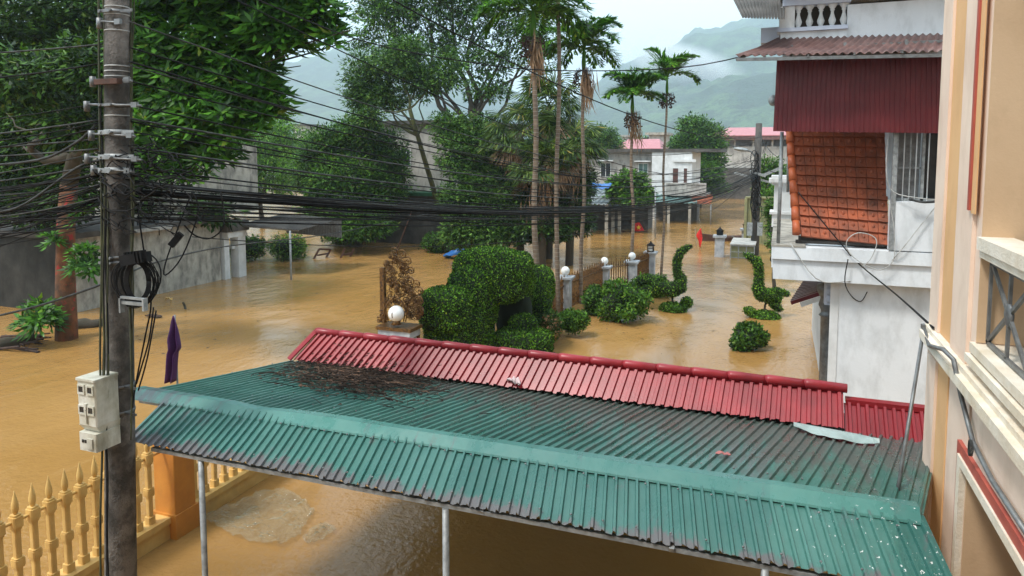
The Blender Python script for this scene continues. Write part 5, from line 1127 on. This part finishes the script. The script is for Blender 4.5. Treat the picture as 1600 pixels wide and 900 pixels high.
def whorls(name, tips, L, mat, parent, nl=(8,12)):
    A=[];D=[];S=[];LL=[];W=[]
    for (c, ax) in tips:
        ax = Vector(ax).normalized(); s0 = ax.orthogonal().normalized(); k = RNG.integers(*nl); sc = RNG.uniform(.6,1.25); a0 = RNG.uniform(0,6.28)
        for i in range(k):
            a = a0 + i*2*math.pi/k + RNG.uniform(-.15,.15); rad = Matrix.Rotation(a,3,ax) @ s0; el = RNG.uniform(.25,.75) if i % 3 else RNG.uniform(.8,1.1); d0 = (rad*math.cos(el*.6) + ax*math.sin(el*.6)).normalized(); l = L*sc*RNG.uniform(.75,1.1); sd = d0.cross(ax); p = Vector(c)
            d1 = (d0 + V(0,0,-.35)).normalized()
            A.append(tuple(p)); D.append(tuple(d0)); S.append(tuple(sd)); LL.append(l*.62); W.append(l*.21)
            A.append(tuple(p+d0*l*.33)); D.append(tuple(d1)); S.append(tuple(sd)); LL.append(l*.72); W.append(l*.21)
    return leaf_obj(name, mat, np.array(A), nrmz(np.array(D)), np.array(S), np.array(LL), np.array(W), parent, .22)
def tips_of(blobs, n, sh=.9):
    o = []; vol = np.array([b[1]*b[2]*b[3] for b in blobs])**(2/3); vol /= vol.sum()
    for b, wq in zip(blobs, vol):
        for _ in range(int(n*wq)):
            d = Vector(tuple(rnd_dirs(1)[0])); r = RNG.uniform(0,1)**(1-sh*.8); c = Vector(b[0]) + V(d.x*b[1], d.y*b[2], d.z*b[3])*r; o.append((c, d*.6+V(0,-.1,.75)))
    return o
bm = px_blobs([(250,60,17.5,70,80),(330,30,17,70,70),(420,10,16.5,75,50),(485,20,16.5,52,42),(440,50,16.5,60,32),(300,130,17.5,75,60),(380,110,17,60,50),(350,180,17,65,40),(425,170,16.8,28,25),(265,200,17.5,60,45),(330,225,17.3,48,30),(250,250,18,45,35),(400,140,17,45,35),(300,262,17.6,30,18),(520,55,16.4,18,22),(215,120,18.5,40,90),(360,-40,17,170,60)])
whorls('crown', tips_of(bm, 1350), .50, M['L_mag'], rt)
# small sprigs on the trunk
whorls('trunk_sprig', tips_of(px_blobs([(133,408,20.6,22,24),(80,375,20.8,10,10),(128,330,20.6,14,14)]), 46), .40, M['L_mag'], rt)
sp = empty('broadleaf_sapling', tuple(oz(62,530).xy)+(0,), 'leafy sapling with long leaves at the foot of the red trunk', 'sapling')
mb = MB(); a = oz(62,530); mb.tube([V(a.x,a.y,-.4), at(64,495,(a-_C).dot(_F)), at(60,478,(a-_C).dot(_F))], .03, 6); mb.build('stem', M['trunk'], sp)
whorls('leaves', tips_of(px_blobs([(62,495,20.5,26,22)]), 26), .5, M['L_mag'], sp)
# --- dark trees on the left
tree('dark_tree', 'very dark fine leaved tree filling the upper left behind the cables', 'tree', [(40,120,18.6,80,40),(110,190,18.8,55,40),(140,100,18.4,45,50),(30,40,25,110,80),(110,90,24.5,70,70),(0,150,25,90,80),(90,190,24,80,60),(20,250,25,90,55),(120,280,24,60,50),(190,150,24,50,120),(150,20,25,90,70),(-60,60,26,90,130),(200,290,24.5,45,45),(60,320,25,80,28)], (-27,19,0), 'L_dark', 3600, 15, .24, .3, cr=.5)
tree('dark_tree', 'dark tree beyond the left edge, reaching over the concrete building', 'tree', [(40,200,36,140,120),(180,230,36,90,80),(-40,300,36,100,70),(150,90,36,120,90),(240,310,35,60,40),(290,318,31,55,17),(330,330,31,30,12)], (-42,26,0), 'L_dark', 2200, 15, .42, .3, cr=.9)
# --- light green trees in the middle left
tree('light_tree', 'light green tree behind the concrete wall, right of the whorled crown', 'tree', [(395,235,56,45,40),(440,215,58,40,28),(380,275,54,40,30),(430,270,55,50,32),(350,300,54,30,20)], at(410,330,55).xy.to_3d(), 'L_light', 900, 14, .30, .2, cr=.9)
tree('light_tree', 'pale green tree beyond, with the far white house above it', 'tree', [(470,235,75,45,26),(430,195,80,30,20),(520,250,72,40,24),(470,280,70,50,20)], at(480,300,76).xy.to_3d(), 'L_light', 700, 14, .36, .2, cr=1.2)
tree('spreading_tree', 'dark spreading tree in front of the grey house, branches low to the flood', 'tree', [(510,230,42,40,32),(560,215,42,50,34),(600,240,42,35,42),(540,280,41,62,40),(590,300,41,42,40),(510,320,41,45,32),(560,350,40,58,24),(480,270,43,25,30),(625,275,41.5,18,30)], oz(560,385), 'L_mid', 2600, 14, .25, .22, cr=.5, fork=at(560,320,41))
# --- tall open tree in the centre
tree('tall_tree', 'tall open crowned tree in the centre with dark forking limbs against the sky', 'tree', [(600,30,50,60,36),(660,10,50,70,40),(740,20,50,70,45),(810,40,49,55,42),(700,75,50,60,30),(770,95,49,55,28),(620,75,50,45,22),(590,0,51,55,30),(700,-35,50,140,35),(845,85,49,32,34),(860,20,49,35,40),(760,140,49,45,20),(560,60,51,22,16),(660,120,50,35,18)], oz(741,350), 'L_mid', 2300, 14, .30, .42, cr=.52, limbs=13, fork=at(738,190,49), shell=.6)
tree('leaning_tree', 'slender leaning tree with a mossy trunk and thin yellow green crown before the grey house', 'tree', [(580,110,40,45,34),(630,100,39,42,32),(560,140,40,28,20),(660,130,39,34,26),(600,150,40,45,24),(640,75,39,32,20),(700,110,38.5,30,34),(575,180,39,28,14),(560,160,40,20,14)], oz(705,378), 'L_blue', 1500, 13, .22, .17, 'mosstrunk', cr=.5, fork=at(640,170,38.5), limbs=9, shell=.5)
tree('dense_tree', 'dense dark green tree rising from the water between the grey house and palms', 'tree', [(720,240,37,38,40),(760,270,37,42,45),(730,310,36,45,45),(770,330,36,38,42),(720,355,35.5,32,32),(760,365,35.5,42,26),(700,200,38,28,25),(745,205,38,38,26),(790,250,37.5,30,40)], oz(750,392), 'L_blue', 2600, 14, .21, .2, cr=.42, fork=at(748,320,36))
tree('vine_tree', 'vine hung dark thicket below the fan palms', 'tree', [(815,320,35.5,30,40),(850,300,36,38,42),(890,310,36,32,42),(850,350,35,50,26),(910,285,37,20,30),(905,345,36,22,22),(815,360,35,24,22)], oz(850,385), 'L_dark', 1900, 14, .22, .15, cr=.42)
shrub('bank_shrub', 'small green bush at the water line left of the dense dark tree', 'shrub', 685, 380, 40.2, 24, 14, 'L_mid', 2200, .15)
shrub('bank_shrub', 'low bush under the spreading tree at the water line', 'shrub', 537, 366, 44, 32, 13, 'L_mid', 2200, .16)
shrub('bank_shrub', 'dark bush standing in the water through the white gate', 'shrub', 388, 388, 37, 24, 17, 'L_mid', 2200, .14)
shrub('bank_shrub', 'yellow green feathery bush beside the thin lean-to post', 'shrub', 450, 387, 37.4, 29, 17, 'L_light', 2800, .12)
# --- right background
tree('round_tree', 'big rounded dark tree between the balcony house and the pink roofed warehouse', 'tree', [(1090,215,74,30,32),(1068,240,74,26,28),(1110,245,74,22,30),(1090,270,73,36,26),(1080,195,75,20,14),(1120,215,75,14,18),(1105,290,73,26,14)], at(1090,320,74).xy.to_3d(), 'L_mid', 1500, 13, .38, .35, cr=.75)
tree('shed_tree', 'small bright large leaved tree growing through the shed roofs', 'tree', [(968,290,50,22,14),(985,280,50,24,12),(1000,298,50,20,14),(965,305,50,18,10),(990,308,49.5,26,10),(1012,308,50,8,8)], oz(985,356), 'L_light', 620, 9, .34, .1, cr=.4, wr=.6)
tree('roadside_tree', 'light green tree seen between the far dark pole and the clay tiles', 'tree', [(1202,262,50,14,18),(1196,290,50,16,18),(1208,312,48,12,22),(1215,285,50,16,30)], at(1205,330,48).xy.to_3d(), 'L_light', 700, 12, .22, .15, cr=.5)
tree('bank_tree', 'leafy dark bush hanging over the sheet gate by the white pedestal', 'tree', [(1208,345,30,8,26),(1213,380,28,8,14),(1206,325,30,7,14)], at(1212,395,29).xy.to_3d(), 'L_mid', 300, 12, .14, .08, cr=.25)
tree('far_tree', 'green domed tree behind the left end of the long grey house', 'tree', [(940,215,85,22,18),(915,225,85,25,18),(960,225,88,14,10)], at(940,240,85).xy.to_3d(), 'L_mid', 700, 13, .34, .3, cr=1.0)
bl = []
for k in range(64):
    x = 330 + k*15 + random.uniform(-6,6); d = random.uniform(110,190); yt = random.uniform(212,232)
    bl.append((x, yt+8, d, random.uniform(14,26), 13))
blm = px_blobs(bl); 
tag(crown('tree_line', blm, 4200, 12, .75, M['L_light'], None, 1.6, .3), 'hazy belt of far trees along the foot of the hills', 'trees', kind='stuff')
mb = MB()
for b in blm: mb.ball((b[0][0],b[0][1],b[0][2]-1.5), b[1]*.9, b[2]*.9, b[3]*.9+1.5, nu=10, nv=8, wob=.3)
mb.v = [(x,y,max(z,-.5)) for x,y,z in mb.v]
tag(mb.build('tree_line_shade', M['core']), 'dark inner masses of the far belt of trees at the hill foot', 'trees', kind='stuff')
mb = MB(); mb.box(-400,420,205,600,-1,.4); struct(mb.build('ground', pm('far_ground',(.06,.09,.03),(.10,.09,.05),.1,.95,.1)))
# ================================================================== CABLES
NEARX = []
rs = random.Random(11)
def span(a, b, sag, n=26, p=2):
    a = Vector(a); b = Vector(b); return [a.lerp(b, i/n) - V(0,0,sag*4*(i/n)*(1-i/n)) for i in range(n+1)]
def pole_side(z, s, off=0): c = pole_at(z); return V(c.x + s*(pole_r(z)+.02+off), c.y - .02, z)
GB1 = 'cables of the sagging bundle running right from the front pole'; LB1 = 'one black cable of the sagging bundle between the front pole and the far dark pole'
GL = 'cables running left from the front pole'; LL_ = 'thin cable running from the front concrete pole out of the left side of the photo'
# main bundle: many cables, slightly different heights and sags
for k in range(24):
    y = rs.uniform(280,340); z = zpx(y); a = pole_side(z, 1, rs.uniform(-.1,.25)); e = at(1182+rs.uniform(-3,3), rs.uniform(266,288), fd)
    s = .80*rs.uniform(.80,1.10) + (.25 if k % 9 == 0 else 0)
    cable('cable', span(a, e, s + (z-4.9)*.45), rs.choice((.005,.006,.007,.008,.010)), rs.choice(('black','black','greycable')), LB1, GB1, sub=1)
# fat trunk cable
a = pole_side(zpx(300),1); e = at(1182,278,fd); cable('cable', span(a, e, .85), .026, 'black', 'thickest black trunk cable in the middle of the sagging bundle', sub=1)
# upper cables, converging to the far pole
ups = [(36,.008,235),(76,.008,238),(98,.010,240),(104,.007,246),(128,.008,247),(165,.008,250),(186,.011,252),(190,.008,256),(206,.007,258),(230,.011,262),(234,.008,262),(262,.009,266),(270,.008,270)]
for i,(y,r,ye) in enumerate(ups):
    z = zpx(y); cable('cable', span(pole_side(z,1,.05), at(1183,ye,fd), rs.uniform(1.0,1.4)), r, 'black' if i % 3 else 'greycable', 'single black cable sweeping down right from a bracket on the front pole above the bundle', 'upper cables running right from the front pole', sub=1)
# left going
for i in range(12):
    y = [68,98,160,186,190,198,216,232,236,256,278,290][i]; z = zpx(y); ye = y + rs.uniform(2,26); cable('cable', span(pole_side(z,-1,.05), at(-420,ye+10,7.6+rs.uniform(-.4,.4)), rs.uniform(.05,.25), 12), rs.choice((.005,.006,.008)), rs.choice(('greycable','black')), LL_, GL, sub=1)
for i in range(38):
    y = rs.uniform(262,350); z = zpx(y); ye = rs.uniform(285,420) if i % 2 else rs.uniform(270,340); cable('cable', span(pole_side(z,-1,.05), at(-420,ye,7.2+rs.uniform(-.5,.5)), rs.uniform(.03,.42), 12), rs.choice((.003,.005,.007)), rs.choice(('greycable','black','black')), LL_, GL, sub=1)
cable('cable', [pole_side(zpx(192),-1,.12), at(120,222,7), at(60,250,7), at(-60,262,7)], .013, 'greycable', 'pale grey cable curling down left from an insulator on the front pole')
cable('cable', [pole_side(zpx(250),-1,.05), at(120,262,7), at(40,318,7), at(-10,332,7), at(-100,334,7)], .012, 'greycable', 'grey cable drooping from the front pole to the left edge in an S curve')
# lone lines
cable('cable', span(at(560,-30,12), at(1186,215,fd-1), .9), .017, 'black', 'heavy black line crossing the tall tree and palms down to the far pole top', sub=1)
cable('cable', [at(300,-40,10), at(560,90,13), at(700,128,15), at(900,168,18)][:0] or span(at(330,-20,9), at(1180,262,fd), 1.3), .010, 'black', 'thin black line dropping from the top edge through the whorled crown to the bundle', sub=1)
cable('cable', [at(380,-10,14), at(560,62,15), at(720,95,16), at(860,110,17), at(1060,106,17), at(1200,78,16), at(1340,38,15), at(1440,-10,14)], .013, 'black', 'long thin line sagging past the palm crowns and rising to the balcony top at right')
cable('cable', span(at(300,370,19), at(1182,282,fd), 1.5), .012, 'black', 'thin lone line below the bundle from the yard building to the far pole', sub=1)
cable('cable', [at(-60,506,8), at(60,478,7.6), at(170,440,7.3), at(250,408,9), at(360,384,13), at(520,365,18), at(660,336,22), at(760,322,25)], .012, 'greycable', 'long low grey cable rising from the left edge past the cable coil')
for (x0,y0,x1,y1,lab) in ((1040,330,1180,272,'slack wire from the far bank sheds up to the far pole cross arm'),(1090,336,1178,268,'short slack wire from the right awning up to the far pole'),(930,235,1180,222,'thin line from the long grey house roof to the far pole top'),(870,270,1180,250,'thin line passing the fan palms to the far pole lamp')):
    cable('cable', span(at(x0,y0,54 if x0 > 930 else 46), at(x1,y1,fd), .5), .018, 'greycable', lab, sub=1)
cable('cable', span(at(1186,205,fd), at(1226,250,22), .3), .012, 'black', 'black drop wire from the far pole top to the slab post of the white house', sub=1)
cable('cable', [at(1192,240,fd),at(1198,220,fd),at(1194,245,fd-1),at(1196,262,fd-2),at(1212,270,26),at(1224,262,20)], .014, 'black', 'looping black wire between the far pole and the white house')
# vertical cables down the front pole and hanging loops
for i in range(9):
    x = rs.uniform(155,168) if i < 6 else rs.uniform(200,214); y0 = rs.choice((-60,-60,120,200)); y1 = 930 if i < 3 else rs.uniform(590,700)
    pts = [at(x+rs.uniform(-3,3)+ (0 if i >= 6 else (yy_-300)*.004), yy_, 6.86) for yy_ in np.linspace(y0, y1, 9)]
    cable('cable', pts, rs.choice((.007,.010,.013)), rs.choice(('black','olivecable','olivecable')), 'dark or mossy cable running down along the shaft of the front pole', 'cables running down the front pole')
for (pts, lab) in (([(214,320),(226,400),(236,470),(228,520),(214,590),(206,640)],'thin wire hanging from the bundle right of the coil down to the canopy corner'),([(300,300),(310,330),(285,400),(258,430),(262,400),(300,300)],'black wire hanging in a long loop from the bundle beside the coil'),([(240,480),(233,530),(222,570),(213,600)],'thin brown wire below the cable coil'),([(244,485),(230,560),(216,610)],'second thin brown wire below the cable coil'),([(345,300),(350,350),(330,372),(305,368),(288,352)],'thin wire sagging from the bundle in front of the concrete wall')):
    cable('cable', [at(x,y,7.1) for x,y in pts], .008, 'black', lab)
# coil
cc_ = at(214,438,6.82); cl = MB(); rs2 = random.Random(4)
for k in range(12):
    rx, ry = rs2.uniform(.17,.225), rs2.uniform(.20,.27); o_ = _R*rs2.uniform(-.03,.03)+V(0,rs2.uniform(-.04,.05),rs2.uniform(-.03,.03)); tl = rs2.uniform(-.35,.35)
    cl.tube([cc_+o_+_R*(rx*math.cos(t/24*6.283)*math.cos(tl)-ry*math.sin(t/24*6.283)*math.sin(tl))+V(0,0,rx*math.cos(t/24*6.283)*math.sin(tl)+ry*math.sin(t/24*6.283)*math.cos(tl)) for t in range(25)], rs2.choice((.004,.005,.007)), 6)
for k in range(4):
    o_ = _R*(.05)+V(0,-.05,0); rx, ry = .09+.012*k, .17+.01*k; cl.tube([cc_+o_+_R*(rx*math.cos(t/20*6.283))+V(0,0,ry*math.sin(t/20*6.283)) for t in range(21)], .007, 6)
co = empty('cable_coil', tuple(cc_), 'round coil of spare black cable hung on the front pole with a splice box', 'cable coil')
cl.build('loops', M['black'], co)
mb = MB(); q = at(212,404,6.74); mb.cbox(q, .27,.09,.10, Matrix.Rotation(-.18,3,'Y') @ Matrix.Rotation(.3,3,'Z'))
for k in range(6): mb.cbox(q + V(-.10+.04*k,-.0,.006*k), .012,.10,.115, Matrix.Rotation(-.18,3,'Y') @ Matrix.Rotation(.3,3,'Z'))
mb.build('splice_box', M['black'], co)
mb = MB(); q = at(208,474,6.72); mb.cbox(q, .32,.03,.03); mb.cbox(q+V(.0,0,.05), .30,.03,.02); mb.cbox(q+V(.15,0,0),.02,.05,.12); mb.cbox(q+V(-.15,0,-.03),.02,.05,.14); mb.build('hanger', M['galv'], co)
mb = MB(); q = at(275,374,7.0); mb.bar(at(267,384,7.0), at(283,365,7.0), .05,.06); tag(mb.build('splice_closure', M['black']), 'small black splice tube hanging on wires right of the coil', 'cable splice')
# tangled bits around the pole where the bundle leaves
mb = MB()
for k in range(80):
    c = at(rs.uniform(150,270), rs.uniform(225,350), 6.84); pts = [c]
    for j in range(4): pts.append(pts[-1] + V(rs.uniform(-.02,.16), rs.uniform(-.05,.05), rs.uniform(-.09,.07)))
    mb.tube(pts, rs.uniform(.004,.008), 5)
for k in range(7): mb.cbox(at(rs.uniform(200,250), rs.uniform(240,330), 6.8), .05,.03,.03)
tag(mb.build('wire_tangle', M['black']), 'tangle of short wires where the bundle leaves the front pole', 'wires', kind='stuff')
# ================================================================== AIR
def cloudmat(den):
    m = bpy.data.materials.new('cloud_wisp'); m.use_nodes = True; n = m.node_tree; n.nodes.clear(); o = n.nodes.new('ShaderNodeOutputMaterial'); p = n.nodes.new('ShaderNodeVolumePrincipled'); p.inputs['Color'].default_value = (1,1,1,1)
    pos = vec(n); gr_ = noise_n(n, pos, .010, 5, .62)
    ln = N(n,'ShaderNodeVectorMath',operation='LENGTH'); mpn = N(n,'ShaderNodeMapping'); mpn.vector_type = 'TEXTURE'; mpn.inputs['Location'].default_value = c; mpn.inputs['Rotation'].default_value = (0,.25,YAW); mpn.inputs['Scale'].default_value = (187,75,60); n.links.new(pos, mpn.inputs[0]); n.links.new(mpn.outputs[0], ln.inputs[0])
    fall = ramp(n, ln.outputs['Value'], [(.15,1.),(1.0,0.)]); f = ramp(n, addn(mul(fall,.55), mul(gr_, .75)), [(.50,0.),(.82,1.)]); n.links.new(mul(mul(f,fall),den), p.inputs['Density']); n.links.new(p.outputs[0], o.inputs['Volume']); return m
c = at(1062,98,1500); mb = MB(); mb.ball((0,0,0), 187,75,60, nu=20, nv=12); o = mb.build('cloud', cloudmat(.07)); o.location = c; o.rotation_euler = (0,.25,YAW); tag(o, 'white cloud wisp clinging to the hillside right of the palm crowns', 'cloud', kind='stuff')
m = bpy.data.materials.new('haze_air'); m.use_nodes = True; n = m.node_tree; n.nodes.clear(); o = n.nodes.new('ShaderNodeOutputMaterial'); p = n.nodes.new('ShaderNodeVolumePrincipled')
p.inputs['Color'].default_value = (.74,.90,1,1); p.inputs['Density'].default_value = .0004; n.links.new(p.outputs[0], o.inputs['Volume'])
mb = MB(); mb.box(-4500,4500,-70,4500,-2,700); tag(mb.build('haze', m), 'thin blue haze filling the valley air', 'haze', kind='stuff')
